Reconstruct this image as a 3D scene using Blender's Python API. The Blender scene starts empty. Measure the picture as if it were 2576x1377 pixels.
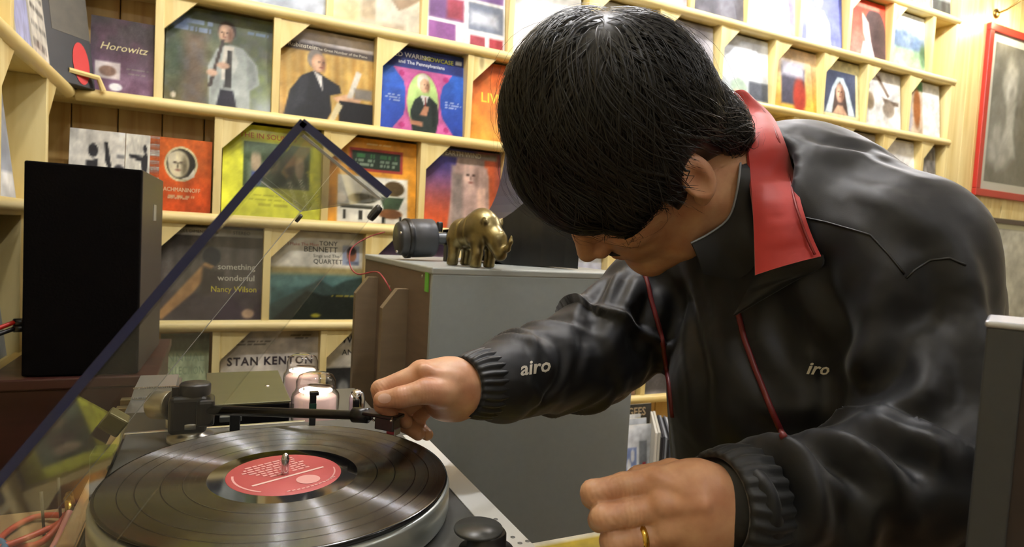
import bpy, bmesh, math, random
import numpy as np
from math import sin, cos, pi, radians, atan2, sqrt
from mathutils import Vector, Matrix
from mathutils.bvhtree import BVHTree

random.seed(7); np.random.seed(7)
scene = bpy.context.scene
COL = scene.collection

# ------------------------------------------------------------------ camera
IMG_W, IMG_H, FPX = 2576, 1377, 1572.3
YAW, PIT, ROLL = .446517, -.052556, .055398
CAM = np.array([0, 0, 1.3])
_f = np.array([sin(YAW)*cos(PIT), cos(YAW)*cos(PIT), sin(PIT)])
_r = np.array([cos(YAW), -sin(YAW), 0.]); _u = np.cross(_r, _f)
_r, _u = cos(ROLL)*_r + sin(ROLL)*_u, -sin(ROLL)*_r + cos(ROLL)*_u
cd = bpy.data.cameras.new('camera'); cam = bpy.data.objects.new('camera', cd); COL.objects.link(cam)
cam.matrix_world = Matrix(((_r[0], _u[0], -_f[0], CAM[0]), (_r[1], _u[1], -_f[1], CAM[1]), (_r[2], _u[2], -_f[2], CAM[2]), (0, 0, 0, 1)))
cd.sensor_width = 36; cd.lens = 36*FPX/IMG_W; cd.clip_start = .02; cd.clip_end = 50
cd.dof.use_dof = True; cd.dof.focus_distance = .68; cd.dof.aperture_fstop = 11.0
scene.camera = cam

# ------------------------------------------------------------------ world, exposure
wd = bpy.data.worlds.new('world'); scene.world = wd; wd.use_nodes = True
wd.node_tree.nodes['Background'].inputs[0].default_value = (.9, .95, 1, 1)
wd.node_tree.nodes['Background'].inputs[1].default_value = .02
vs = scene.view_settings
vs.view_transform = 'Standard'; vs.look = 'None'; vs.gamma = 1; vs.use_curve_mapping = False
vs.exposure = .98
scene.cycles.transparent_max_bounces = 24
scene.cycles.max_bounces = 5
scene.cycles.diffuse_bounces = 3
scene.cycles.glossy_bounces = 3
scene.cycles.adaptive_threshold = .09
scene.cycles.caustics_reflective = False
scene.cycles.caustics_refractive = False
scene.cycles.sample_clamp_indirect = 6

# strength of the ceiling lamps (watts per square metre of bulb surface)
BULB_POWER = 230.0
# unseen ceiling lamps: x, y, relative power, where; the last two are added fill
LAMPS = [(.07, 1.02, 1.0, 'straight above the valve amplifier'), (.66, 1.02, 1.1, 'above the grey speaker cabinet'), (1.9, 1.72, 1.25, 'close to the middle of the record wall'),
         (3.25, 1.66, 1.5, 'close to the far end of the record wall'), (.35, -1.1, .6, 'added as fill in the unseen back of the room'), (2.5, -.7, .5, 'added as fill over the unseen far side of the room')]
CEIL = 3.1

# ------------------------------------------------------------------ points in the room
def ray(x, y): return _r*(x-IMG_W/2)/FPX - _u*(y-IMG_H/2)/FPX + _f
def D(x, y, d): return CAM + ray(x, y)*d                      # a point at depth d
def onY(x, y, Y): d = ray(x, y); return CAM + d*(Y-CAM[1])/d[1]
def onX(x, y, X): d = ray(x, y); return CAM + d*(X-CAM[0])/d[0]
def onZ(x, y, Z): d = ray(x, y); return CAM + d*(Z-CAM[2])/d[2]

# ------------------------------------------------------------------ materials
def lin(c):
    if isinstance(c, str):
        c = [int(c[i:i+2], 16)/255 for i in (0, 2, 4)]
    return tuple(((v/12.92) if v <= .04045 else ((v+.055)/1.055)**2.4) for v in c)
_M = {}
def mat(name, col=None, rough=.5, metal=0., **kw):
    if name in _M: return _M[name]
    m = bpy.data.materials.new(name); m.use_nodes = True; _M[name] = m
    nt = m.node_tree; p = nt.nodes['Principled BSDF']
    c = lin(col if col is not None else 'bbbbbb')
    p.inputs['Base Color'].default_value = (*c, 1)
    p.inputs['Roughness'].default_value = rough; p.inputs['Metallic'].default_value = metal
    for k, v in kw.items():
        if k in ('noise', 'bump', 'nscale', 'stretch', 'rvar'): continue
        p.inputs[k].default_value = v
    nz = kw.get('noise', 0); bp = kw.get('bump', 0); sc = kw.get('nscale', 40.); st = kw.get('stretch', (1, 1, 1))
    if nz or bp or kw.get('rvar'):
        g = nt.nodes.new('ShaderNodeTexCoord'); mp = nt.nodes.new('ShaderNodeMapping'); mp.inputs['Scale'].default_value = st
        n = nt.nodes.new('ShaderNodeTexNoise'); n.inputs['Scale'].default_value = sc; n.inputs['Detail'].default_value = 5
        nt.links.new(g.outputs['Object'], mp.inputs['Vector']); nt.links.new(mp.outputs[0], n.inputs['Vector'])
        if nz:
            mx = nt.nodes.new('ShaderNodeMix'); mx.data_type = 'RGBA'
            mx.inputs['A'].default_value = (*[v*(1-nz) for v in c], 1); mx.inputs['B'].default_value = (*[min(1, v*(1+nz)) for v in c], 1)
            nt.links.new(n.outputs['Fac'], mx.inputs['Factor']); nt.links.new(mx.outputs['Result'], p.inputs['Base Color'])
        if bp:
            b = nt.nodes.new('ShaderNodeBump'); b.inputs['Strength'].default_value = bp; b.inputs['Distance'].default_value = .002
            nt.links.new(n.outputs['Fac'], b.inputs['Height']); nt.links.new(b.outputs[0], p.inputs['Normal'])
        if kw.get('rvar'):
            mr = nt.nodes.new('ShaderNodeMapRange'); mr.inputs['To Min'].default_value = max(0, rough-kw['rvar']); mr.inputs['To Max'].default_value = min(1, rough+kw['rvar'])
            nt.links.new(n.outputs['Fac'], mr.inputs['Value']); nt.links.new(mr.outputs[0], p.inputs['Roughness'])
    return m
def wood(name, c1, c2, axis, rough=.38, scale=9, knots=True):
    """grain runs along axis"""
    if name in _M: return _M[name]
    m = bpy.data.materials.new(name); m.use_nodes = True; _M[name] = m
    nt = m.node_tree; p = nt.nodes['Principled BSDF']; L = nt.links
    g = nt.nodes.new('ShaderNodeNewGeometry'); oi = nt.nodes.new('ShaderNodeObjectInfo')
    add = nt.nodes.new('ShaderNodeVectorMath'); add.operation = 'MULTIPLY_ADD'
    cb = nt.nodes.new('ShaderNodeCombineXYZ')
    for i in range(3): L.new(oi.outputs['Random'], cb.inputs[i])
    add.inputs[1].default_value = (7, 5, 9)
    L.new(cb.outputs[0], add.inputs[0]); L.new(g.outputs['Position'], add.inputs[2])
    mp = nt.nodes.new('ShaderNodeMapping'); s = [scale*2.2]*3; s[axis] = scale*.16; mp.inputs['Scale'].default_value = s
    L.new(add.outputs[0], mp.inputs['Vector'])
    n = nt.nodes.new('ShaderNodeTexNoise'); n.inputs['Scale'].default_value = 1.; n.inputs['Detail'].default_value = 6; n.inputs['Distortion'].default_value = .6
    L.new(mp.outputs[0], n.inputs['Vector'])
    r = nt.nodes.new('ShaderNodeValToRGB'); r.color_ramp.elements[0].position = .33; r.color_ramp.elements[1].position = .66
    r.color_ramp.elements[0].color = (*lin(c2), 1); r.color_ramp.elements[1].color = (*lin(c1), 1)
    L.new(n.outputs['Fac'], r.inputs['Fac'])
    src = r.outputs[0]
    if knots:
        v = nt.nodes.new('ShaderNodeTexVoronoi'); v.inputs['Scale'].default_value = 1.
        mp2 = nt.nodes.new('ShaderNodeMapping'); s2 = [7.]*3; s2[axis] = 3.; mp2.inputs['Scale'].default_value = s2
        L.new(add.outputs[0], mp2.inputs['Vector']); L.new(mp2.outputs[0], v.inputs['Vector'])
        kr = nt.nodes.new('ShaderNodeValToRGB'); kr.color_ramp.elements[0].position = .045; kr.color_ramp.elements[1].position = .10
        kr.color_ramp.elements[0].color = (.75, .75, .75, 1); kr.color_ramp.elements[1].color = (0, 0, 0, 1)
        L.new(v.outputs['Distance'], kr.inputs['Fac'])
        mx = nt.nodes.new('ShaderNodeMix'); mx.data_type = 'RGBA'; mx.inputs['B'].default_value = (*[a*.35 for a in lin(c2)], 1)
        L.new(kr.outputs[0], mx.inputs['Factor']); L.new(src, mx.inputs['A']); src = mx.outputs['Result']
    L.new(src, p.inputs['Base Color'])
    p.inputs['Roughness'].default_value = rough
    b = nt.nodes.new('ShaderNodeBump'); b.inputs['Strength'].default_value = .15; b.inputs['Distance'].default_value = .002
    L.new(n.outputs['Fac'], b.inputs['Height']); L.new(b.outputs[0], p.inputs['Normal'])
    return m
def vcol_mat(name, rough=.35, coat=0.):
    if name in _M: return _M[name]
    m = bpy.data.materials.new(name); m.use_nodes = True; _M[name] = m
    nt = m.node_tree; p = nt.nodes['Principled BSDF']
    a = nt.nodes.new('ShaderNodeVertexColor'); a.layer_name = 'ink'
    nt.links.new(a.outputs['Color'], p.inputs['Base Color']); p.inputs['Roughness'].default_value = rough
    p.inputs['Specular IOR Level'].default_value = .22; p.inputs['Coat Weight'].default_value = coat; p.inputs['Coat Roughness'].default_value = .12
    return m
def glow(name, col, strength):
    if name in _M: return _M[name]
    m = bpy.data.materials.new(name); m.use_nodes = True; _M[name] = m
    p = m.node_tree.nodes['Principled BSDF']; c = lin(col)
    p.inputs['Base Color'].default_value = (*c, 1); p.inputs['Emission Color'].default_value = (*c, 1); p.inputs['Emission Strength'].default_value = strength
    return m
def clear(name, tint, gloss_rough=.03, mixmax=1., haze=0.):
    """thin clear plastic or glass: sees through, reflects by fresnel"""
    if name in _M: return _M[name]
    m = bpy.data.materials.new(name); m.use_nodes = True; _M[name] = m
    nt = m.node_tree; nt.nodes.remove(nt.nodes['Principled BSDF']); out = nt.nodes['Material Output']
    t = nt.nodes.new('ShaderNodeBsdfTransparent'); t.inputs[0].default_value = (*tint, 1)
    g = nt.nodes.new('ShaderNodeBsdfGlossy'); g.inputs['Roughness'].default_value = gloss_rough
    lw = nt.nodes.new('ShaderNodeLayerWeight'); lw.inputs['Blend'].default_value = .5
    pw = nt.nodes.new('ShaderNodeMath'); pw.operation = 'POWER'; pw.inputs[1].default_value = 4.5
    mu = nt.nodes.new('ShaderNodeMath'); mu.operation = 'MULTIPLY_ADD'; mu.inputs[1].default_value = .85*mixmax; mu.inputs[2].default_value = .035*mixmax
    mx = nt.nodes.new('ShaderNodeMixShader')
    nt.links.new(lw.outputs['Facing'], pw.inputs[0]); nt.links.new(pw.outputs[0], mu.inputs[0]); nt.links.new(mu.outputs[0], mx.inputs[0]); nt.links.new(t.outputs[0], mx.inputs[1]); nt.links.new(g.outputs[0], mx.inputs[2])
    if haze:                                  # a film of dust
        df = nt.nodes.new('ShaderNodeBsdfDiffuse'); df.inputs[0].default_value = (.6, .6, .58, 1); m2 = nt.nodes.new('ShaderNodeMixShader'); m2.inputs[0].default_value = haze
        nt.links.new(mx.outputs[0], m2.inputs[1]); nt.links.new(df.outputs[0], m2.inputs[2]); mx = m2
    nt.links.new(mx.outputs[0], out.inputs['Surface'])
    return m

# ------------------------------------------------------------------ mesh helpers
class MB:
    def __init__(s): s.v = []; s.f = []; s.sm = []
    def add(s, V, F, smooth=False):
        o = len(s.v); s.v += [tuple(map(float, p)) for p in V]; s.f += [tuple(i+o for i in q) for q in F]; s.sm += [smooth]*len(F); return s
    def box(s, x0, x1, y0, y1, z0, z1, M=None):
        V = [(x, y, z) for z in (z0, z1) for y in (y0, y1) for x in (x0, x1)]
        if M is not None: V = [tuple(M @ Vector(p)) for p in V]
        return s.add(V, [(0, 2, 3, 1), (4, 5, 7, 6), (0, 1, 5, 4), (2, 6, 7, 3), (0, 4, 6, 2), (1, 3, 7, 5)])
    def rbox(s, x0, x1, y0, y1, z0, z1, r, M=None, seg=2):
        bm = bmesh.new(); bmesh.ops.create_cube(bm, size=1)
        for v in bm.verts: v.co = Vector(((x0+x1)/2+v.co.x*(x1-x0), (y0+y1)/2+v.co.y*(y1-y0), (z0+z1)/2+v.co.z*(z1-z0)))
        bmesh.ops.bevel(bm, geom=list(bm.edges), offset=r, segments=seg, affect='EDGES', profile=.5)
        bm.verts.index_update()
        V = [tuple(M @ v.co) if M is not None else tuple(v.co) for v in bm.verts]; F = [tuple(v.index for v in f.verts) for f in bm.faces]
        bm.free(); return s.add(V, F, False)
    def prism(s, poly, h0, h1, fn):
        """poly 2-D points, fn(u, v, h) -> xyz"""
        n = len(poly); V = [fn(u, v, h0) for u, v in poly]+[fn(u, v, h1) for u, v in poly]
        return s.add(V, [tuple(range(n))[::-1], tuple(range(n, 2*n))]+[(i, (i+1) % n, n+(i+1) % n, n+i) for i in range(n)])
    def lathe(s, prof, c=(0, 0, 0), ax=(0, 0, 1), n=32, smooth=True, caps=True):
        """prof: (radius, height) along ax"""
        ax = Vector(ax).normalized(); e = Vector((1, 0, 0)) if abs(ax.x) < .9 else Vector((0, 1, 0))
        a = ax.cross(e).normalized(); b = ax.cross(a); c = Vector(c); V = []; F = []
        m = len(prof)
        for r, h in prof:
            for k in range(n): t = 2*pi*k/n; V.append(c+ax*h+(a*cos(t)+b*sin(t))*r)
        for i in range(m-1):
            for k in range(n): F.append((i*n+k, i*n+(k+1) % n, (i+1)*n+(k+1) % n, (i+1)*n+k))
        s.add(V, F, smooth)
        if caps and prof[0][0] > 1e-6: s.add(V[:n], [tuple(range(n))[::-1]])
        if caps and prof[-1][0] > 1e-6: s.add(V[-n:], [tuple(range(n))])
        return s
    def tube(s, pts, r, n=8, smooth=True, caps=True):
        P = [Vector(p) for p in pts]; R = r if hasattr(r, '__len__') else [r]*len(P)
        T = [(P[min(i+1, len(P)-1)]-P[max(i-1, 0)]).normalized() for i in range(len(P))]
        e = Vector((0, 0, 1)) if abs(T[0].z) < .9 else Vector((1, 0, 0)); a = T[0].cross(e).normalized(); V = []
        for i, p in enumerate(P):
            a = (a-T[i]*a.dot(T[i])).normalized(); b = T[i].cross(a)
            V += [p+(a*cos(2*pi*k/n)+b*sin(2*pi*k/n))*R[i] for k in range(n)]
        F = [(i*n+k, i*n+(k+1) % n, (i+1)*n+(k+1) % n, (i+1)*n+k) for i in range(len(P)-1) for k in range(n)]
        if caps: F += [tuple(range(n))[::-1], tuple(range((len(P)-1)*n, len(P)*n))]
        return s.add(V, F, smooth)
    def grid(s, rows, smooth=True):
        """rows: list of equal-length point rows"""
        n = len(rows[0]); V = [p for r in rows for p in r]
        return s.add(V, [(i*n+k, i*n+k+1, (i+1)*n+k+1, (i+1)*n+k) for i in range(len(rows)-1) for k in range(n-1)], smooth)
def link_mesh(name, V, F, smooth, m, parent=None, fix=True):
    me = bpy.data.meshes.new(name); me.from_pydata([tuple(map(float, p)) for p in V], [], [tuple(f) for f in F])
    if smooth is True: me.polygons.foreach_set('use_smooth', [True]*len(me.polygons))
    elif smooth: me.polygons.foreach_set('use_smooth', smooth)
    return link_me(name, me, m, parent, fix)
def link_me(name, me, m, parent=None, fix=True):
    if m is not None: me.materials.append(m)
    o = bpy.data.objects.new(name, me); COL.objects.link(o)
    if parent is not None:
        me.transform(wmat(parent).inverted()); o.parent = parent
    if fix:
        bm = bmesh.new(); bm.from_mesh(me); bmesh.ops.recalc_face_normals(bm, faces=bm.faces); bm.to_mesh(me); bm.free()
    return o
def wmat(o):
    m = o.matrix_basis.copy(); p = o.parent
    while p is not None: m = p.matrix_basis @ m; p = p.parent
    return m
def obj(name, mb, m, parent=None): return link_mesh(name, mb.v, mb.f, mb.sm, m, parent)
def solo(name, mb, m, base):
    """a one-mesh thing with its origin at base"""
    V = [tuple(np.array(p)-np.array(base)) for p in mb.v]
    o = link_mesh(name, V, mb.f, mb.sm, m); o.location = base; return o
def tag(o, label, cat, group=None):
    o['label'] = label; o['category'] = cat
    if group: o['group'] = group
    return o
def thing(name, label, cat, loc=(0, 0, 0), rotz=0, group=None):
    o = bpy.data.objects.new(name, None); COL.objects.link(o); o.empty_display_size = .05
    o.location = loc; o.rotation_euler = (0, 0, rotz); return tag(o, label, cat, group)
def struct(name, mb, m, parent=None):
    o = obj(name, mb, m, parent)
    o['kind'] = 'structure'
    return o
def text_polys(txt, size=1., bold=0., italic=0., align='CENTER', spacing=1., squeeze=1.):
    """flat glyph mesh: returns verts (u, v), faces; size = cap height"""
    cu = bpy.data.curves.new('glyphs', 'FONT'); cu.body = txt; cu.size = size/.7; cu.align_x = align; cu.offset = bold*size; cu.shear = italic; cu.space_character = spacing
    cu.resolution_u = 2
    o = bpy.data.objects.new('glyphs', cu); COL.objects.link(o)
    dg = bpy.context.evaluated_depsgraph_get(); me = bpy.data.meshes.new_from_object(o.evaluated_get(dg))
    V = [(v.co.x*squeeze, v.co.y) for v in me.vertices]; F = [tuple(p.vertices) for p in me.polygons]
    bpy.data.objects.remove(o); bpy.data.curves.remove(cu); bpy.data.meshes.remove(me)
    return V, F

# ------------------------------------------------------------------ shared materials
PINE_X = wood('pine_grain_along', 'f2dfa0', 'e0c47c', 0)
PINE_Z = wood('pine_grain_upright', 'f2dfa0', 'ddc279', 2)
PINE_Y = wood('pine_grain_across', 'efdb99', 'dcc175', 1)
PLANK = wood('pine_plank', 'd8b878', 'b98f4e', 2)
WHITE = mat('white_card', 'e9e6dc', .6)
BLACK = mat('black_plastic', '111113', .35)
SATIN_BLACK = mat('satin_black', '16161a', .45)
CHROME = mat('chrome', 'd8d8dc', .12, 1.)
STEEL = mat('brushed_steel', 'b9b7ae', .34, 1., bump=.1, nscale=60, stretch=(1, 30, 1))

# ------------------------------------------------------------------ setting
X0, X1, Y0, Y1 = -.53, 5.3, -2.2, 2.40
SHELF_Y = 2.1986                       # front of the record shelves on the back wall
BACK_Y = 2.33
struct('floor', MB().box(X0-.1, X1+.1, Y0-.1, Y1+.1, -.1, 0), wood('floor_boards', '8a6a44', '6f5233', 0, .45, 6, False))
struct('ceiling', MB().box(X0-.1, X1+.1, Y0-.1, Y1+.1, CEIL, CEIL+.1), mat('ceiling_paint', 'e8e4d6', .8, noise=.04, nscale=3))
wb = struct('wall_back', MB().box(X0-.1, X1+.1, Y1, Y1+.1, 0, CEIL), mat('wall_paint', 'd9cfae', .75, noise=.04, nscale=4))
struct('wall_left', MB().box(X0-.1, X0, Y0, Y1, 0, CEIL), _M['wall_paint'])
struct('wall_right', MB().box(X1, X1+.1, Y0, Y1, 0, CEIL), _M['wall_paint'])
struct('wall_front', MB().box(X0-.1, X1+.1, Y0-.1, Y0, 0, CEIL), mat('wall_paint_grey', 'a49c86', .8, noise=.05, nscale=4))
pk = None
for i in range(36):                     # pine planks behind the shelves
    x = X0+.005+i*.1215
    if pk is None: pk = obj('plank', MB().rbox(.001, .1195, BACK_Y, Y1, .0, CEIL-.01, .003), PLANK, wb)
    else:
        c = pk.copy(); COL.objects.link(c); c.parent = wb; pk_ = c
    o = pk if i == 0 else pk_
    o.location.x = x
# ------------------------------------------------------------------ ceiling lamps
for x, y, pw, where in LAMPS:
    t = thing('ceiling_light', 'white ceiling lamp with a round bulb '+where, 'light', (x, y, CEIL), 0, 'ceiling lamps')
    obj('ceiling_rose', MB().lathe([(.055, 0), (.055, -.012), (.04, -.022), (.022, -.03), (.022, -.09), (0, -.09)], (x, y, CEIL), (0, 0, 1), 28), mat('lamp_enamel', 'eeece4', .4), t)
    obj('bulb', MB().lathe([(.001, -.2), (.02, -.197), (.036, -.183), (.045, -.16), (.045, -.15), (.036, -.125), (.024, -.105), (.018, -.088)], (x, y, CEIL), (0, 0, 1), 14), glow('bulb_glow_%d' % round(pw*100), 'f8f8ff', BULB_POWER*pw), t)

# ------------------------------------------------------------------ record shelves on the back wall
SZ = {k: 1.3+.7088-(k-1)*.3413 for k in range(-2, 7)}
SHX0, SHX1 = -.525, 3.775
LIPX = -.372
shelf = thing('record_shelf', 'long pine wall shelf with bullnose ledges and square record cells', 'shelf', ((SHX0+SHX1)/2, SHELF_Y, 0))
for k in range(-1, 7):
    z = SZ[k]
    b = obj('shelf_board', MB().box(SHX0, SHX1, SHELF_Y+.004, BACK_Y, z-.024, z), PINE_X, shelf)
    prof = [(SHELF_Y+.012-.022*cos(a), z-.012+.019*sin(a)) for a in np.linspace(-pi/2, pi/2, 9)]
    m = MB(); m.grid([[(x, p[0], p[1]) for p in prof] for x in (LIPX, SHX1)]); m.add([(LIPX, p[0], p[1]) for p in prof], [tuple(range(9))]); m.add([(SHX1, p[0], p[1]) for p in prof], [tuple(range(9))])
    obj('ledge_lip', m, PINE_X, b)
# the uprights of each row, metres along the wall
P = .3395
ROWX = {-2: [3.36-P*4, 3.36-P*3, 3.36-P*2, 3.36-P, 3.36],
        -1: [1.517, 1.857, 2.19, 2.527, 2.873, 3.212, 3.553],
        0: [.0, .328, .655, .996, 1.345, 1.70, 2.045, 2.384, 2.718, 3.045, 3.398],
        1: [-.166, .167, .502, .84, 1.18, 1.52, 1.86, 2.2, 2.54, 2.88, 3.22, 3.553],
        2: [.003, .336, .676, 1.015, 1.355, 1.695],
        3: [-.18, .159, .492, .83, 1.17, 1.51, 1.85],
        4: [.015, .351, .69, 1.03, 1.375, 1.728, 2.07]}
def upright(x, k, gusset=True):
    z0, z1 = SZ[k+1], SZ[k]-.024
    d = obj('upright', MB().rbox(x-.0115, x+.0115, SHELF_Y+.006, BACK_Y-.001, z0, z1, .0015), PINE_Z, shelf)
    if gusset:
        obj('corner_gusset', MB().prism([(x+.0115, z1), (x+.108, z1), (x+.0115, z1-.102)], SHELF_Y+.008, SHELF_Y+.018, lambda u, v, h: (u, h, v)), PINE_Z, d)
for k, xs in ROWX.items():
    if k == -2:
        continue
    for x in xs: upright(x, k, not (k == -1 and x > 3.5))
for k in (-1, 0, 1, 2, 3, 4, 5):
    z0, z1 = SZ[k+1], SZ[k]-.024
    obj('end_panel', MB().box(SHX1-.02, SHX1, SHELF_Y+.004, BACK_Y, z0, z1), PINE_Z, shelf)
for x in ROWX[-2]: obj('upright', MB().rbox(x-.0115, x+.0115, SHELF_Y+.006, BACK_Y-.001, SZ[-1], CEIL-.01, .0015), PINE_Z, shelf)
obj('end_panel', MB().box(SHX1-.02, SHX1, SHELF_Y+.004, BACK_Y, SZ[-1], CEIL-.01), PINE_Z, shelf)
# flush pine panelling right of the shelves
pp = None
for i in range(13):
    x = SHX1+.002+i*.1185
    if x+.117 > X1: break
    if pp is None: pp = obj('panel_plank', MB().rbox(0, .117, SHELF_Y+.005, Y1, 0, CEIL-.005, .002), PINE_Z, wb); o = pp
    else: o = pp.copy(); COL.objects.link(o); o.parent = wb
    o.location.x = x

# ------------------------------------------------------------------ printed sleeves
INK = vcol_mat('sleeve_print', .45, .2)
INK_MATT = vcol_mat('matt_print', .55, 0.)
TITLE = {}
def ink(c, rough=.45):
    key = 'ink_'+(c if isinstance(c, str) else '')
    return mat(key, c, rough)
def smooth01(x): x = np.clip(x, 0, 1); return x*x*(3-2*x)
def paint(n, base, ops, noise=.03, seed=1):
    u, v = np.meshgrid(np.linspace(0, 1, n+1), np.linspace(0, 1, n+1), indexing='xy')
    img = np.zeros((n+1, n+1, 3)); img[:] = [int(base[i:i+2], 16)/255 for i in (0, 2, 4)]
    rs = np.random.RandomState(seed)
    def hexc(c): return np.array([int(c[i:i+2], 16)/255 for i in (0, 2, 4)])
    for op in ops:
        t = op[0]; a = None; s = op[-1] if isinstance(op[-1], float) and t in 'rep' and len(op) > {'r': 6, 'e': 6, 'p': 3}[t] else .012
        if t == 'r':
            x0, y0, x1, y1, c = op[1:6]; a = smooth01((np.minimum(np.minimum(u-x0, x1-u), np.minimum(v-y0, y1-v)))/s+.5)
        elif t == 'e':
            cx, cy, rx, ry, c = op[1:6]; k = np.sqrt(((u-cx)/rx)**2+((v-cy)/ry)**2); a = smooth01((1-k)*min(rx, ry)/s+.5)
        elif t == 'p':
            pts, c = op[1], op[2]; ins = np.zeros_like(u, bool); dist = np.full_like(u, 9.)
            for i in range(len(pts)):
                (xa, ya), (xb, yb) = pts[i], pts[(i+1) % len(pts)]
                cond = ((ya > v) != (yb > v)); xi = (xb-xa)*(v-ya)/((yb-ya) if abs(yb-ya) > 1e-9 else 1e-9)+xa
                ins ^= cond & (u < xi)
                ex, ey = xb-xa, yb-ya; tt = np.clip(((u-xa)*ex+(v-ya)*ey)/(ex*ex+ey*ey+1e-12), 0, 1)
                dist = np.minimum(dist, np.hypot(u-xa-tt*ex, v-ya-tt*ey))
            a = smooth01(np.where(ins, dist, -dist)/s+.5)
        elif t == 'g':                                    # upright gradient between heights
            y0, y1, c0, c1 = op[1:5]; k = smooth01((v-y0)/(y1-y0))[..., None]; col = hexc(c0)*(1-k)+hexc(c1)*k
            img = np.where(((v >= min(y0, 0)) & (v <= 1))[..., None], col, img); continue
        elif t == 'b':                                    # blotches
            amp, sc, c = op[1:4]; m = int(sc); q = rs.rand(m+2, m+2)
            xi = u*m; yi = v*m; i0 = xi.astype(int); j0 = yi.astype(int); fx = smooth01(xi-i0); fy = smooth01(yi-j0)
            nz = (q[j0, i0]*(1-fx)+q[j0, i0+1]*fx)*(1-fy)+(q[j0+1, i0]*(1-fx)+q[j0+1, i0+1]*fx)*fy
            a = np.clip((nz-.45)*2.2, 0, 1)*amp
        elif t == 's':                                    # upright stripes
            cnt, amp, c = op[1:4]; a = (.5+.5*np.sin(u*cnt*2*pi+2*np.sin(v*2)))*amp
        elif t == 'l':                                    # line of small type: x0, x1, y, height, colour
            x0, x1, y, hh, c = op[1:6]; w = rs.rand(n+1) > .3
            a = ((u > x0) & (u < x1) & (np.abs(v-y) < hh/2) & w[None, :])*.75
        img = img*(1-a[..., None])+hexc(c)*a[..., None]
    lum = 0
    for m, amp in ((5, .16), (11, .12), (23, .09)):                # photographic unevenness
        q = rs.rand(m+2, m+2)-.5; xi = u*m; yi = v*m; i0 = xi.astype(int); j0 = yi.astype(int); fx = smooth01(xi-i0); fy = smooth01(yi-j0)
        lum = lum+amp*((q[j0, i0]*(1-fx)+q[j0, i0+1]*fx)*(1-fy)+(q[j0+1, i0]*(1-fx)+q[j0+1, i0+1]*fx)*fy)
    img = img*(1+lum[..., None]*1.3)
    img += (rs.rand(n+1, n+1, 1)-.5)*noise
    img = np.clip(img, 0, 1)**1.12
    return np.where(img <= .04045, img/12.92, ((img+.055)/1.055)**2.4)
def face(cx, cy, rx, ry, dark='7a5844', light='dcb89a', turn=.0):
    """soft modelling of a small printed face"""
    return [('e', cx-rx*.45, cy, rx*.5, ry*.9, light, rx*.8), ('e', cx+rx*.75, cy-.1*ry, rx*.35, ry*.8, dark, rx*.7), ('e', cx-rx*.38+turn, cy+ry*.18, rx*.2, ry*.09, '3a2a24', rx*.2), ('e', cx+rx*.38+turn, cy+ry*.18, rx*.2, ry*.09, '3a2a24', rx*.2),
            ('e', cx+turn*1.5, cy-ry*.12, rx*.12, ry*.2, dark, rx*.2), ('e', cx+turn, cy-ry*.48, rx*.3, ry*.08, '7d4a40', rx*.2)]
def figure(cx, base, h, coat, skin='c9a083', hair='3a2f2a', shirt=None, lean=0.):
    """a soft half-length figure"""
    t = base+h
    ops = [('p', [(cx-.30*h, base), (cx-.27*h, base+.42*h), (cx-.12*h+lean, base+.62*h), (cx+.12*h+lean, base+.62*h), (cx+.27*h, base+.42*h), (cx+.30*h, base)], coat, .02)]
    if shirt: ops.append(('p', [(cx-.06*h+lean, base+.62*h), (cx+.06*h+lean, base+.62*h), (cx+.01*h, base+.3*h)], shirt, .01))
    ops += [('r', cx-.05*h+lean, base+.56*h, cx+.05*h+lean, base+.68*h, skin), ('e', cx+lean, base+.86*h, .125*h, .15*h, hair, .015), ('e', cx+lean+.01, base+.80*h, .10*h, .135*h, skin, .015)]
    return ops
def sleeve(label, origin, ex, ez, w, h, base, ops, n=64, texts=(), cat='record sleeve', group='record sleeves on the back wall shelf', th=.005, name='record_sleeve', noise=.03, m=None, seed=None):
    """origin: bottom left of the front face; ex, ez unit vectors along the width and height"""
    ex = np.array(ex, float); ez = np.array(ez, float); nn = np.cross(ex, ez); nn /= np.linalg.norm(nn)      # faces outwards
    o = np.array(origin, float)
    if seed is None: seed = sum(ord(c) for c in label)
    img = paint(n, base, ops, noise, seed % 9973)
    V = []; F = []; C = []
    for j in range(n+1):
        for i in range(n+1):
            V.append(ex*w*i/n+ez*h*j/n); C.append(img[j, i])
    for j in range(n):
        for i in range(n): a = j*(n+1)+i; F.append((a, a+1, a+n+2, a+n+1))
    q = len(V); edge = np.array(lin('cfc8b4'))
    cs = [(0, 0), (w, 0), (w, h), (0, h)]
    for d in (0, -th):
        for a, b in cs: V.append(ex*a+ez*b+nn*d); C.append(edge)
    F += [(q+i, q+4+i, q+4+(i+1) % 4, q+(i+1) % 4) for i in range(4)]+[(q+7, q+6, q+5, q+4)]
    me = bpy.data.meshes.new(name); me.from_pydata([tuple(p) for p in V], [], F)
    at = me.color_attributes.new('ink', 'FLOAT_COLOR', 'POINT'); at.data.foreach_set('color', np.c_[np.array(C), np.ones(len(C))].astype(np.float32).ravel())
    ob = link_me(name, me, m or INK, None, False); ob.location = o
    tag(ob, label, cat, group)
    for (txt, u, v, size, c, *rest) in texts:
        kw = rest[0] if rest else {}
        TV, TF = text_polys(txt, size*h, **kw)
        pts = [tuple(ex*(u*w+a)+ez*(v*h+b)+nn*.0006) for a, b in TV]
        mt = bpy.data.meshes.new('lettering'); mt.from_pydata(pts, [], TF); mt.materials.append(ink(c))
        t = bpy.data.objects.new('lettering', mt); COL.objects.link(t); t.parent = ob
    return ob
LEAN = .1
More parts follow.
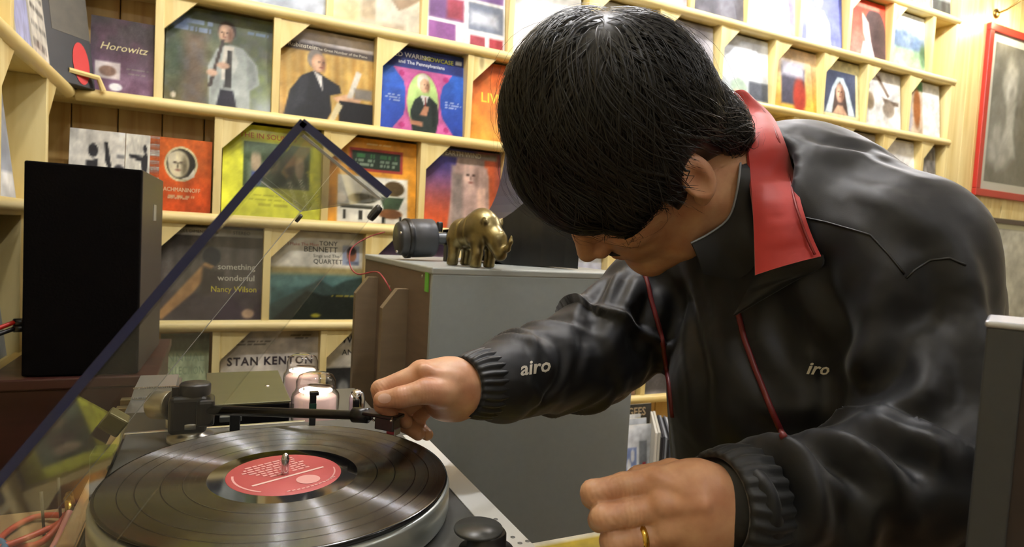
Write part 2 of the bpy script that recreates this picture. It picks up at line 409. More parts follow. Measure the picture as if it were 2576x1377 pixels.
def on_shelf(label, k, xl, base, ops, w=.312, h=.308, texts=(), n=64, lean=LEAN, dy=0., **kw):
    """k: index of the ledge the sleeve stands on; xl its left edge"""
    ez = (0, sin(lean), cos(lean)); y = SHELF_Y+.026+dy
    return sleeve(label, (xl, y, SZ[k]+.001), (1, 0, 0), ez, w, h, base, ops, n, texts, **kw)
def cell(row, i, off=0.):                        # left edge of a sleeve in a cell
    return ROWX[row][i]+.0145+off
T = lambda **k: k
# --- row on ledge 2 : clarinet, piano, blue conductor, orange ...
on_shelf('purple grey record sleeve with gold script beside the black box set', 2, -.345, '5d5154',
  [('g', 0, 1, '8a6f86', '4b4547'), ('b', .5, 6, '6a4a5e'), ('r', .08, .2, .46, .42, 'cfc7c4', .03), ('e', .27, .3, .13, .07, '8d7466', .03), ('e', .4, .1, .1, .05, 'e8ebf0', .02), ('l', .55, .9, .36, .02, '8f8a84'), ('l', .55, .85, .3, .02, '8f8a84')],
  w=.168, h=.230, texts=[('Horowitz', .5, .58, .095, 'd9cf9a', T(italic=.3)),])
on_shelf('record sleeve showing a man in a pale jacket playing clarinet in a park', 2, cell(1, 0), '6f7a5c',
  [('g', 0, 1, '6f6a4c', '58644a'), ('b', .8, 7, '4d5a52'), ('b', .6, 11, '7d7f66'), ('r', .0, .3, .3, .62, '4b5a48', .2), ('r', .16, .0, .36, .75, '77695a', .15), ('r', .62, .0, 1, .5, '7d8a5e', .25), ('b', .35, 16, '6b6f7a'),
   ('p', [(.40, 0), (.38, .42), (.46, .62), (.58, .68), (.70, .66), (.84, .5), (.87, .3), (.78, .22), (.78, 0)], 'a9b0ac', .03), ('p', [(.52, .66), (.62, .66), (.58, .3), (.5, .3)], 'd8d4c8', .02), ('p', [(.555, .62), (.595, .62), (.60, .22), (.53, .22)], '3b3a38', .01), ('p', [(.46, 0), (.5, .2), (.62, .2), (.66, 0)], '2c2c36', .02),
   ('e', .55, .82, .085, .10, '3c322c', .02), ('e', .54, .79, .07, .095, 'b79a86', .02), *face(.535, .785, .06, .085, turn=-.01), ('p', [(.72, .62), (.82, .5), (.84, .3), (.76, .24), (.74, .5)], '8d9490', .05), ('p', [(.40, .4), (.47, .6), (.5, .3), (.42, .05)], '969c98', .05), ('p', [(.62, .64), (.66, .5), (.61, .34), (.6, .5)], 'c4c8c2', .02), ('p', [(.50, .72), (.53, .72), (.42, .22), (.38, .2)], '4b4440', .01), ('e', .52, .45, .06, .035, 'c2a48e', .02), ('e', .42, .36, .05, .035, 'c2a48e', .02), ('r', .02, .78, .2, .9, '7d8fae', .08), ('e', .08, .08, .02, .03, 'e6dcc8', .02), ('l', .05, .42, .86, .04, '8f9fc0'), ('l', .05, .4, .78, .04, '8f9fc0'), ('l', .72, .95, .84, .03, '7f93b4')])
on_shelf('record sleeve with a man in a dark suit at a piano, gold curtain', 2, cell(1, 1), 'caa75c',
  [('s', 5, .6, 'a87f38'), ('s', 11, .35, 'e6cd8d'), ('r', 0, .79, 1, 1, 'b9b2ae', .1), ('r', 0, .76, 1, .84, '4a413e', .03), ('r', .0, .9, 1, 1.1, 'cfc8c6', .1), ('b', .2, 9, '9a7a40'),
   ('p', [(.04, 0), (.1, .3), (.22, .48), (.36, .56), (.46, .5), (.62, .42), (.64, .34), (.52, .3), (.54, .12), (.48, 0)], '24262a', .02), ('p', [(.34, .55), (.43, .5), (.44, .34)], 'dcd8d2', .02), ('e', .36, .68, .085, .11, '8d857c', .02), ('e', .39, .64, .075, .10, 'c79e80', .02), *face(.40, .635, .06, .085, turn=.02), ('p', [(.2, .44), (.3, .5), (.26, .2), (.14, .1)], '34373c', .06),
   ('p', [(.55, .28), (.7, .34), (.86, .3), (.84, .25), (.62, .22)], 'd8b08e', .02), ('r', .62, 0, 1, .26, '1d1d1f', .02), ('p', [(.8, .62), (.86, .6), (.76, .3), (.7, .3)], 'cdc9bd', .02), ('r', .78, .3, .98, .42, '7d776f', .04), ('p', [(.5, 0), (.6, .24), (.66, .2), (.56, 0)], 'd2c7a0', .015)],
  texts=[('Rubinstein', .22, .785, .05, 'e2d6bb', T(align='CENTER')), ('The Great Number of the Piano', .64, .785, .03, 'cfc4ac')])
on_shelf('blue record sleeve with a conductor in a green oval framed in pink', 2, cell(1, 2), '3a57b0',
  [('g', 0, .8, '3450a8', '3c6cc4'), ('r', 0, .76, 1, 1, '34407c', .03), ('p', [(.14, .76), (.86, .76), (.74, .6), (.7, .42), (.74, .22), (.9, 0), (.12, 0), (.27, .2), (.31, .4), (.27, .6)], 'c96ba2', .015), ('e', .5, .38, .21, .36, 'bb5590', .015), ('e', .5, .38, .19, .345, 'b9d48a', .015),
   ('e', .24, .69, .035, .035, 'b4407e', .012), ('e', .78, .69, .035, .035, 'b4407e', .012), ('e', .25, .08, .035, .035, 'b4407e', .012), ('e', .79, .08, .035, .035, 'b4407e', .012),
   ('p', [(.38, 0), (.35, .26), (.40, .4), (.48, .46), (.58, .46), (.68, .38), (.7, .2), (.66, 0)], '2b3531', .015), ('p', [(.47, .46), (.57, .46), (.53, .32)], 'd9d6d0', .01), ('e', .5, .62, .075, .1, 'd8d3c6', .015), ('e', .52, .58, .06, .085, 'cfa888', .015), *face(.525, .575, .05, .07, turn=.008), ('p', [(.6, .42), (.66, .36), (.66, .1), (.62, .1)], '1c2522', .03), ('p', [(.525, .44), (.535, .44), (.54, .33), (.52, .33)], '8a2f2c', .008), ('p', [(.46, .22), (.52, .34), (.58, .34), (.55, .22)], 'b98668', .012), ('p', [(.34, .16), (.5, .14), (.5, .09), (.36, .1)], 'b98668', .012),
   ('l', .08, .22, .42, .012, 'c9d2e8'), ('l', .04, .22, .39, .012, 'c9d2e8'), ('l', .1, .22, .36, .012, 'c9d2e8'), ('l', .78, .95, .42, .012, 'c9d2e8'), ('l', .78, .98, .39, .012, 'c9d2e8'), ('l', .78, .92, .36, .012, 'c9d2e8'), ('r', .9, .9, .98, .94, 'dfe4ee', .01)],
  texts=[('FRED WARING', .33, .885, .055, 'eceef2', T(bold=.01)), ('SHOWCASE', .68, .885, .05, 'd8e04a', T(bold=.01)), ('and The Pennsylvanians', .48, .81, .042, 'eceef2', T(bold=.008))])
on_shelf('orange record sleeve with yellow title, half hidden behind the black hair', 2, cell(1, 3), 'e2843c', [('g', 0, 1, 'e8a03e', 'e0713a'), ('b', .3, 5, 'efb070')], texts=[('LIVE', .3, .5, .12, 'e8d23a', T(bold=.02))])
for i, (c, lab) in enumerate((('cfc8c0', 'pale record sleeve hidden behind the dark jacket shoulder'), ('b8b4ae', 'light grey record sleeve hidden low behind the jacket'))):
    on_shelf(lab, 2, cell(1, 8+i), c, [('b', .3, 5, '8f8a84')], n=12)
on_shelf('white record sleeve just above the slope of the dark jacket back', 2, cell(1, 10), 'e6e4de', [('b', .15, 4, 'c9c6be')], n=24)
on_shelf('grey photo sleeve in the end cell above the jacket shoulder', 2, cell(1, 11), '8d8984', [('b', .9, 6, 'd4d0ca'), ('b', .6, 9, '4e4a48')], w=.17, n=24)
# --- row on ledge 1
on_shelf('pale blue grey record sleeve cut by the top edge of the picture', 1, cell(0, 0), 'b9c0cc', [('b', .5, 5, 'd6dae2'), ('b', .3, 9, '99a3b4')], n=40)
on_shelf('cream record sleeve with a large brown bird-like shape at the top edge', 1, cell(0, 1), 'd9d2bf', [('r', 0, 0, .3, 1, 'd8c99a', .1), ('r', .3, .0, .46, .5, 'b8a88a', .04), ('p', [(.5, .45), (.6, .42), (.72, .26), (.86, .34), (1.05, .5), (1.05, .7), (.5, .66)], 'a08b72', .03), ('r', .28, 0, .8, .1, 'c4b49c', .05)], n=40)
on_shelf('white record sleeve with a collage of purple and red squares', 1, cell(0, 2), 'e4e2e0',
  [('r', .03, .28, .46, .55, '7a5a86', .03), ('r', .25, .3, .46, .55, '9a4a58', .06), ('r', .03, .02, .36, .24, '8a5a8e', .015), ('r', .52, .22, .98, .56, '7d8492', .03), ('r', .55, .3, .9, .45, 'b9bcc4', .1), ('r', .54, .02, .74, .16, 'a3505a', .015), ('r', .79, .02, .98, .16, 'a84850', .015), ('r', .56, .6, .98, .8, '8a6a9e', .03), ('r', .03, .6, .45, .9, 'b9a9c4', .03)], n=56)
on_shelf('glossy white record sleeve left of the crown of black hair', 1, cell(0, 3), 'e8e7e2', [('b', .3, 4, 'cfcac0')], n=30)  # lamp glare on this cover is put into its white colour
on_shelf('glossy pale record sleeve directly above the crown of black hair', 1, cell(0, 4), 'e9e8e4', [('b', .3, 4, 'c9c8ca')], n=30)
on_shelf('silver grey record sleeve right of the crown of black hair', 1, cell(0, 5), 'b9b6b8', [('g', 0, 1, 'cfcdd0', 'a39fa4'), ('b', .3, 4, 'dcdce0')], n=30)
on_shelf('white record sleeve with a dark block low on it above the red collar', 1, cell(0, 6), 'dfe2e6', [('g', 0, .5, 'a8b0b0', 'dfe3e8'), ('r', .6, .05, 1, .33, '5a5e66', .04), ('e', .4, .2, .16, .14, 'a9bba8', .06), ('r', .3, .08, .55, .16, 'cbb49c', .04)], n=40)  # white upper part is lamp glare painted into the print
on_shelf('orange and cream record sleeve with a dark photograph of a red-clad figure', 1, cell(0, 7), 'e6c483', [('g', 0, 1, 'e3b24e', 'ecd2ae'), ('r', .2, .1, .72, .7, '4d4a58', .03), ('e', .6, .26, .14, .3, 'a8402e', .08), ('r', .2, .55, .7, .8, 'c9c6d0', .12)], n=40)
on_shelf('cream bordered record sleeve with a portrait of a woman in a white veil', 1, cell(0, 8), 'dcd3a4', [('r', .1, .1, .86, .82, '4a5268', .015), ('p', [(.12, .1), (.3, .55), (.42, .72), (.56, .72), (.68, .55), (.84, .1)], 'c9d6d8', .03), ('p', [(.28, .1), (.36, .5), (.48, .66), (.6, .5), (.68, .1)], '54443e', .03), ('e', .48, .46, .10, .16, 'b8917c', .03), *face(.48, .46, .08, .13), ('p', [(.3, .1), (.42, .25), (.54, .25), (.66, .1)], 'c4a084', .03)], n=48)
on_shelf('white record sleeve with a loose brown ink drawing of figures', 1, cell(0, 9), 'e2e0da', [('p', [(.3, .95), (.44, .9), (.7, .6), (.66, .55), (.45, .78)], '7d6a5a', .03), ('p', [(.5, .55), (.95, .5), (.95, .44), (.6, .4)], '6f6052', .03), ('e', .18, .45, .12, .16, '8a7a64', .06), ('e', .68, .35, .16, .14, '8d8172', .06), ('b', .3, 8, 'b9b2a6'), ('e', .12, .7, .06, .08, '7a6a5c', .03)], n=40)
on_shelf('green topped record sleeve with a brown standing figure and white right half', 1, cell(0, 10), 'e8e7e0', [('r', 0, 0, .5, .9, 'c9b49c', .02), ('r', 0, .82, .5, 1, '5f9a6a', .04), ('e', .34, .5, .1, .36, '9a6236', .05), ('e', .12, .3, .1, .26, 'a8a4a8', .06)], n=40)
# --- row on ledge 0
on_shelf('pinkish grey record sleeve at the top edge above the black hair', 0, cell(-1, 0), 'b7a9ac', [('b', .4, 5, 'd8d0d0')], n=24)
on_shelf('dark slate record sleeve with faint white title at the top edge', 0, cell(-1, 1), '5c5a60', [('b', .5, 5, '8a8890'), ('l', .2, .7, .34, .05, 'a9a8b0')], n=36)
on_shelf('white and lavender record sleeve beside the woman in blue', 0, cell(-1, 2), 'dcdae6', [('e', .4, .5, .3, .4, 'f0f0f4', .2), ('r', .8, .2, 1, 1, 'b4b0d0', .15), ('b', .3, 6, 'c4c0d0')], n=36)
on_shelf('blue record sleeve with a woman in white', 0, cell(-1, 3), '6a72b4', [('g', 0, 1, '7d84c4', '5860a4')]+figure(.45, 0, .95, 'e8e6ea', 'dcbfa8', '6b5548'), n=48)
on_shelf('red orange record sleeve with a dark haired woman in profile', 0, cell(-1, 4), 'd4563c', [('g', 0, 1, 'c88a7c', 'd04830'), ('e', .72, .5, .28, .4, '4a3a38', .05), ('r', .6, 0, 1, .4, '51403e', .05), ('p', [(.4, .78), (.56, .62), (.62, .3), (.5, .24), (.42, .45)], 'dcc0b0', .03), ('p', [(.35, 0), (.42, .28), (.62, .3), (.72, 0)], 'd8ccc8', .03), ('r', .05, .86, .85, .94, 'dc7a64', .04)], n=48)
on_shelf('record sleeve with a pale sky over blue hills and a green meadow', 0, cell(-1, 5), 'e4e8ea', [('g', 0, 1, 'a9c49a', 'e8ecee'), ('e', .4, .5, .7, .2, '7388a0', .15), ('r', 0, 0, 1, .36, 'a4c096', .1), ('e', .95, .3, .1, .2, '5a7a58', .08), ('b', .25, 9, 'dfe4e2')], n=40)
# --- row above ledge -1
for i, (c, o2, lab) in enumerate((('c8a08c', 'e4d8cc', 'grey brown record sleeve at the very top edge near the corner lamp'), ('b9b2b0', '6a6266', 'dim record sleeve at the very top edge above the red profile cover'))):
    on_shelf(lab, -1, cell(-2, 2+i), c, [('b', .7, 5, o2)], n=20)
on_shelf('pink record sleeve at the top right end of the shelf', -1, ROWX[-2][4]+.014, 'cf9a8c', [('b', .5, 5, 'e6ccc0')], w=.17, n=20)
on_shelf('white and black record sleeve in the top right corner cell of the shelf', -1, ROWX[-2][4]+.196, 'e2e4e2', [('r', 0, 0, 1, .3, '4a4a48', .1), ('b', .3, 5, '9ab0a0')], w=.17, n=20)
# --- row on ledge 3
on_shelf('white card with black dancing silhouettes behind the black speaker', 3, -.392, 'e6e3d8', [('e', .42, .74, .09, .09, '3c3c40', .02), ('p', [(.3, .6), (.52, .64), (.5, .52), (.3, .5)], '3a3a3e', .02), ('p', [(.62, .86), (.68, .86), (.76, .56), (.72, .48), (.64, .62)], '38383c', .02), ('r', .85, .66, 1, .72, '8a8a88', .02), ('e', .9, .52, .1, .06, '44444a', .03)], w=.14, h=.235, n=40)
on_shelf('white card with a black conductor silhouette beside the orange sleeve', 3, -.25, 'e4e1d4', [('p', [(.1, .74), (.5, .72), (.62, .78), (.66, .7), (.62, .4), (.5, .4), (.46, .64), (.1, .7)], '38383c', .02), ('e', .56, .82, .06, .05, '3a3a3e', .02)], w=.09, h=.235, n=36)
on_shelf('yellowed sleeve back with a boxed white label beside the orange sleeve', 3, -.158, 'd9c67e', [('r', .06, .62, .94, .96, 'dcdad0', .02), ('r', .12, .72, .7, .9, '8f8f84', .01), ('r', .14, .74, .68, .88, 'e4e2da', .01), ('l', .74, .9, .86, .03, '7d7d76'), ('l', .74, .9, .78, .03, '7d7d76')], w=.115, h=.235, n=40, dy=.004)
on_shelf('orange record sleeve with an oval portrait of an old man', 3, -.186, 'd2622c',
  [('g', 0, 1, 'cf5a26', 'd8702f'), ('b', .25, 6, 'dc8a4c'), ('e', .5, .66, .27, .235, 'd9cfa6', .012), ('e', .5, .66, .235, .205, '3a352c', .012), ('e', .46, .66, .17, .18, 'cfc6a6', .04), ('e', .36, .72, .08, .09, 'e0d8bc', .03), *face(.46, .65, .13, .15, '6f6650', 'dcd4b6', -.01), ('p', [(.5, .46), (.62, .5), (.72, .62), (.72, .5), (.62, .46)], 'e6e0cc', .02), ('r', .4, .66, .58, .68, '7d7460', .02), ('l', .3, .75, .22, .03, 'd9c49c')],
  w=.172, h=.236, texts=[('RACHMANINOFF', .5, .29, .055, 'e2cba0', T(squeeze=.78)), ('with and Piano', .46, .19, .035, 'dcc49a', T(squeeze=.8))])
on_shelf('bright yellow record sleeve with a dark group photograph and red title', 3, cell(2, 0), 'dfe04e', [('r', .2, .34, .86, .82, '4a5a3e', .01), ('b', .0, 4, 'dfe04e'), ('r', .24, .36, .5, .6, '7d8a72', .08), ('e', .32, .62, .05, .14, 'b9a88c', .03), ('r', .28, .36, .36, .5, '4a5a9a', .04), ('e', .5, .6, .05, .12, '8f8468', .03), ('e', .66, .6, .06, .14, '5f5a4c', .03), ('e', .76, .58, .05, .14, 'a8987c', .03), ('r', .2, .7, .86, .82, '6a7a62', .1), ('l', .3, .7, .25, .02, 'b0ae38'), ('l', .25, .75, .2, .02, 'b0ae38'), ('l', .35, .65, .15, .02, 'b0ae38')],
  texts=[('THE IN SOUNDS', .44, .86, .055, 'd0583a')])
on_shelf('orange bordered record sleeve with white panel and drawn grand pianos', 3, cell(2, 1), 'dfa03a', [('r', .22, .62, .84, .88, 'a8443a', .012), ('r', .25, .645, .81, .855, '2b3a2c', .01), ('l', .3, .76, .80, .04, '3f7a44'), ('l', .28, .78, .74, .025, '8a9a86'), ('l', .28, .78, .70, .025, '9aa894'), ('r', .1, .02, .9, .56, 'e9e6d8', .03), ('e', .74, .44, .12, .09, '5a4a2c', .02), ('e', .38, .3, .16, .06, '4a4632', .02), ('p', [(.58, .34), (.86, .34), (.8, .2), (.62, .18)], '42543c', .02), ('e', .7, .14, .14, .06, '7a5230', .02), ('r', .14, .18, .5, .22, '3c3c30', .015), ('s', 0, 0, 'ffffff'), ('r', .0, .78, .1, .92, '4a8ab0', .02), ('r', .16, .05, .2, .16, '2e2e28', .01), ('r', .34, .05, .38, .16, '2e2e28', .01), ('r', .6, .03, .64, .1, '2e2e28', .01), ('r', .8, .03, .84, .12, '2e2e28', .01), ('l', .4, .7, .94, .02, 'f0d9a4')])
on_shelf('purple to orange record sleeve with a pale carved stone figure', 3, cell(2, 2), '6a4a8a', [('g', 0, 1, 'd8602e', '4a4a9a'), ('r', .7, 0, 1, 1, 'cf6638', .25), ('r', .35, .0, .82, .8, 'b09a92', .06), ('p', [(.3, 0), (.36, .5), (.42, .9), (.72, .92), (.84, .7), (.86, 0)], 'b89c90', .04), ('e', .6, .68, .13, .17, 'c4a698', .04), ('r', .36, 0, .5, .7, '97887f', .06), ('r', .68, 0, .8, .55, 'd8b4a0', .05), ('r', .1, .9, .95, .98, '8a8070', .03), *face(.6, .67, .10, .14, '8a7268', 'd2b6a8'), ('r', .44, .82, .78, .9, '9c8a80', .03), ('s', 16, .08, '7a6a62')], texts=[('EARTH WIND', .5, .915, .06, 'c9c0a4', T(squeeze=.9))])
# --- row on ledge 4
on_shelf('grey brown record sleeve with a seated back view and a yellow name', 4, cell(3, 0, .004), '5c5750',
  [('s', 9, .45, '7a756c'), ('s', 4, .3, '4a463f'), ('r', 0, .9, 1, .98, 'c9c6ba', .012), ('r', 0, 0, 1, .3, '4c4446', .1), ('b', .3, 6, '6a6260'), ('e', .5, .68, .085, .105, '33363a', .02), ('p', [(.44, .62), (.52, .58), (.34, .3), (.06, .02), (.0, .06), (.22, .34)], 'b08a5e', .03), ('p', [(.42, .58), (.62, .52), (.6, .3), (.4, .26)], '4a433c', .05), ('p', [(.5, .0), (.7, .28), (.86, .1), (1, .24), (1, 0)], '443a42', .06), ('e', .86, .08, .06, .05, 'b49a80', .03), ('r', .5, .3, .98, .33, '4c3a56', .02)],
  texts=[('something', .74, .55, .062, 'cfcab4'), ('wonderful', .74, .43, .062, 'cfcab4'), ('Nancy Wilson', .72, .31, .062, 'd3c62e', T(squeeze=.88)), ('CAPITOL FULL DIMENSIONAL', .28, .925, .03, '3a3a38'), ('STEREO', .78, .925, .035, '3a3a38')])
on_shelf('record sleeve with black lettering on white above a teal mountain landscape', 4, cell(3, 1), 'e6e2d2',
  [('r', 0, 0, 1, .58, '46635f', .02), ('r', 0, .5, 1, .6, 'a89a6a', .05), ('r', 0, .38, 1, .52, '5f7f7a', .08), ('p', [(.0, .18), (.3, .34), (.52, .46), (.66, .38), (.8, .46), (1, .5), (1, 0), (0, 0)], '3b4a44', .04), ('p', [(.02, 0), (.2, .18), (.38, .34), (.56, .28), (.7, .3), (1, .24), (1, 0)], '22271f', .03), ('l', .65, .95, .28, .015, 'b0a23a'), ('e', .48, .06, .05, .02, '9a9430', .02), ('r', .76, .64, .95, .86, 'a9b2c6', .012), ('e', .86, .76, .055, .09, '9a6a4c', .02), ('e', .86, .80, .05, .05, '4a3a34', .015), ('r', .8, .64, .94, .68, '7d8496', .02)],
  texts=[('As I Make The Most', .3, .84, .034, 'b8482e'), ('TONY', .6, .85, .05, '2a2a26', T(bold=.015)), ('BENNETT', .52, .775, .06, '2a2a26', T(bold=.015)), ('Sings and The', .58, .715, .036, '2a2a26'), ('QUARTET', .6, .645, .05, '2a2a26', T(bold=.015))])
on_shelf('dark red and violet record sleeve behind the horn driver', 4, cell(3, 2), '6a4650', [('g', 0, 1, '8a5a4c', '5a4a72'), ('b', .5, 5, '3f3640'), ('r', 0, .6, 1, .8, '8f7a8e', .1)], n=40)
on_shelf('plain brown record sleeve mostly behind the black horn', 4, cell(3, 3), '4a3c36', [('b', .4, 5, '6e5c50')], n=16)
on_shelf('pale lavender record sleeve seen between nose and jacket', 4, cell(3, 4), 'c9c8e0', [('g', 0, 1, '9a8ac4', 'dfe6ec'), ('b', .4, 5, 'e8ecf0')], n=40)
# --- row on ledge 5
on_shelf('pale green record sleeve with grey capitals right of the black speaker', 5, -.145, 'c3cfa8', [('r', 0, .8, 1, 1, '7f8468', .06), ('r', .55, .4, .8, .47, 'c9c23e', .015), ('b', .15, 4, 'aebf9a'), ('e', .2, .3, .2, .2, 'd2dcc0', .1)], w=.14, h=.3, n=40, texts=[('ANNUAL', .44, .70, .095, '93a583', T(squeeze=.8)), ('COLLECTION', .46, .56, .085, '93a583', T(squeeze=.55))])
on_shelf('white record sleeve with black slab lettering behind the valves', 5, cell(4, 0), 'dcd4c6', [('b', .12, 4, 'c9c0b2'), ('l', .1, .5, .88, .012, '5a544c'), ('l', .12, .44, .84, .012, '5a544c'), ('l', .7, .92, .93, .015, '5a544c'), ('l', .74, .9, .9, .015, '5a544c')], texts=[('STAN KENTON', .5, .62, .085, '352b30', T(bold=.05, spacing=1.2, squeeze=.92))])
on_shelf('white record sleeve with a black and white band photograph by the fin boards', 5, cell(4, 1), 'dad4c2', [('r', .0, .12, .7, .56, '3a3a38', .012), ('b', .0, 3, 'ffffff'), ('e', .2, .3, .06, .12, '8f8f8a', .04), ('e', .4, .32, .07, .14, 'b4b2aa', .04), ('e', .5, .2, .06, .1, '77756e', .04), ('r', .3, .0, .45, .16, 'e0dccc', .02)], texts=[('WILLIE', .36, .84, .09, '2a2a2c', T(bold=.02)), ('AND', .28, .70, .065, '2a2a2c', T(bold=.015))])
on_shelf('brown tinted record sleeve seen in the gap under the arm', 5, cell(4, 4), '8a6a52', [('b', .5, 5, 'b09a80')], n=24)
on_shelf('grey record sleeve with a dark band in the gap beside the jacket', 5, cell(4, 5), 'bcbac0', [('g', 0, 1, '8f8a8a', 'cfcdd6'), ('r', 0, .04, 1, .34, '5a5654', .08), ('r', .5, .0, .8, .25, '7a6256', .05)], n=40)
# ------------------------------------------------------------------ shelves on the left wall
LX = -.38
ls = thing('side_shelf', 'pine record shelf along the left wall, meeting the back shelf in the corner', 'shelf', (LX, 1.4, 0))
for k in (0, 1, 2, 3, 4, 5):
    z = SZ[k]
    b = obj('shelf_board', MB().box(X0, LX-.004, .1, SHELF_Y-.001, z-.024, z), PINE_Y, ls)
    prof = [(LX-.012+.022*cos(a), z-.012+.019*sin(a)) for a in np.linspace(-pi/2, pi/2, 9)]
    m = MB(); m.grid([[(p[0], y, p[1]) for p in prof] for y in (.1, SHELF_Y-.012)])
    for y in (.1, SHELF_Y-.012): m.add([(p[0], y, p[1]) for p in prof], [tuple(range(9))])
    obj('ledge_lip', m, PINE_Y, b)
for k, ys in {1: (.62, .96, 1.30, 1.625), 2: (.86, 1.20, 1.55, 1.935), 3: (.7, 1.04, 1.38, 1.72), 4: (.9, 1.25, 1.6, 1.95), 0: (.8, 1.14, 1.48, 1.82)}.items():
    for y in ys:
        u = obj('upright', MB().rbox(X0, LX-.004, y-.0115, y+.0115, SZ[k+1], SZ[k]-.024, .0015), PINE_Z, ls)
        obj('corner_gusset', MB().prism([(y+.0115, SZ[k]-.024), (y+.105, SZ[k]-.024), (y+.0115, SZ[k]-.126)], LX-.016, LX-.006, lambda a, b, h: (h, a, b)), PINE_Z, u)
# little pine stop rail at the inner corner of the ledge
rl = obj('stop_rail', MB().tube([(LX+.002, 2.135, 1.706), (-.315, 2.18, 1.703), (-.302, 2.183, 1.668)], .0075, 6, False), PINE_X, ls)
def on_side(label, k, y0, base, ops, w=.312, h=.308, texts=(), n=32, lean=.12, x=LX-.026, **kw):
    return sleeve(label, (x, y0, SZ[k]+.001), (0, 1, 0), (-sin(lean), 0, cos(lean)), w, h, base, ops, n, texts, group='record sleeves on the left wall shelf', **kw)
on_side('cream record sleeve cut by the left edge at the top of the side shelf', 2, 1.415, 'e8d9b4', [('b', .3, 4, 'f0e8d0'), ('r', 0, 0, .5, 1, '8f8c90', .05)])
on_side('lavender record sleeve on the side shelf next to the cream one', 2, 1.735, 'a9aacb', [('g', 0, 1, 'b4b6d4', '9da0c6')], w=.13, x=LX-.02)
on_side('white record sleeve with scattered red and black lettering on the side shelf', 2, 1.872, 'e2ddd0', [('l', .05, .95, .9, .04, 'b8584e'), ('l', .05, .9, .8, .04, 'b8584e'), ('l', .1, .95, .68, .04, '5a5650'), ('l', .05, .9, .56, .04, '5a5650'), ('l', .1, .9, .44, .04, '5a5650'), ('l', .05, .95, .3, .05, '8a8880'), ('l', .05, .9, .16, .05, '6a6660')], w=.16, n=44, x=LX-.018)
on_side('grey blue record sleeve leaning on the middle ledge of the side shelf', 3, 1.462, '9aa0aa', [('r', 0, 0, 1, .2, 'e2e2de', .02), ('b', .4, 5, 'b6bac2')], w=.305)
on_side('thin grey record sleeve beside the pine upright in the corner', 3, 1.95, '9b9a8a', [('b', .3, 5, 'b4a898')], w=.22, x=LX-.05)
on_side('white printed sheet on the low ledge left of the black speaker', 4, 1.44, 'cfcdc6', [('l', .1, .9, .8, .02, '8f8f90'), ('l', .1, .9, .7, .02, '8f8f90'), ('l', .1, .8, .6, .02, '8f8f90'), ('r', .3, .0, 1, .3, 'aab2b8', .1)], w=.27)
on_side('pale grey record sleeve at the foot of the left edge', 5, 1.44, 'bfc4c8', [('b', .4, 4, 'dfe0da')], w=.3)
# black box set in the corner
bs = thing('box_set', 'black record box with a red oval and olive spine in the corner', 'record box', (-.40, 2.15, SZ[2]))
MBX = Matrix.Translation((-.415, 2.075, SZ[2]+.001)) @ Matrix.Rotation(radians(52), 4, 'Z') @ Matrix.Rotation(radians(-9), 4, 'X')
obj('box_body', MB().rbox(0, .15, 0, .028, 0, .30, .002, MBX), mat('box_black', '1b1a1a', .4), bs)
obj('front_photo', MB().box(.03, .148, -.0008, .001, .14, .29, MBX), mat('box_photo', '4a4436', .4, noise=.5, nscale=25), bs)
m = MB(); m.add([tuple(MBX @ Vector((.110+.026*cos(t), -.0016, .066+.060*sin(t)))) for t in np.linspace(0, 2*pi, 24, endpoint=False)], [tuple(range(24))]); obj('red_oval', m, mat('oval_red', 'c4261f', .4), bs)
obj('spine_band', MB().box(-.0008, .001, .004, .024, .02, .28, MBX), mat('spine_olive', '6f6a34', .5, noise=.3, nscale=60), bs)
MB2 = MBX @ Matrix.Translation((-.05, .0, 0))
b2 = tag(solo('box_set', MB().rbox(0, .16, .034, .06, 0, .295, .002, MBX), mat('box_slate', '4b4d55', .4), tuple(MBX @ Vector((.08, .045, 0)))), 'slate grey record box standing behind the black box in the corner', 'record box')

# ------------------------------------------------------------------ framed pictures on the panelling
def framed(name, label, x0, x1, z0, z1, bw, fm, mw, paper, ops, n=60):
    y = SHELF_Y+.004
    t = thing(name, label, 'picture', ((x0+x1)/2, y, z0))
    for i, (a, b, c, d) in enumerate(((x0, x1, z1-bw, z1), (x0, x1, z0, z0+bw), (x0, x0+bw, z0+bw, z1-bw), (x1-bw, x1, z0+bw, z1-bw))):
        obj('frame_bar', MB().rbox(a, b, y-.026, y, c, d, .003), fm, t)
    obj('mount', MB().box(x0+bw, x1-bw, y-.010, y-.001, z0+bw, z1-bw), mat('mount_'+paper, paper, .6), t)
    px0, px1, pz0, pz1 = x0+bw+mw, x1-bw-mw, z0+bw+mw, z1-bw-mw
    img = paint(n, '8c8c88', ops, .05, len(label)); V = []; F = []; C = []
    for j in range(n+1):
        for i in range(n+1): V.append((px0+(px1-px0)*i/n, y-.0112, pz0+(pz1-pz0)*j/n)); C.append(img[j, i])
    for j in range(n):
        for i in range(n): a = j*(n+1)+i; F.append((a, a+1, a+n+2, a+n+1))
    me = bpy.data.meshes.new('photo'); me.from_pydata(V, [], F)
    at = me.color_attributes.new('ink', 'FLOAT_COLOR', 'POINT'); at.data.foreach_set('color', np.c_[np.array(C), np.ones(len(C))].astype(np.float32).ravel())
    link_me('photo', me, INK_MATT, t, False)
    obj('glazing', MB().box(x0+bw, x1-bw, y-.0165, y-.015, z0+bw, z1-bw), clear('picture_glass', (.97, .98, .97), .02), t)
    return t
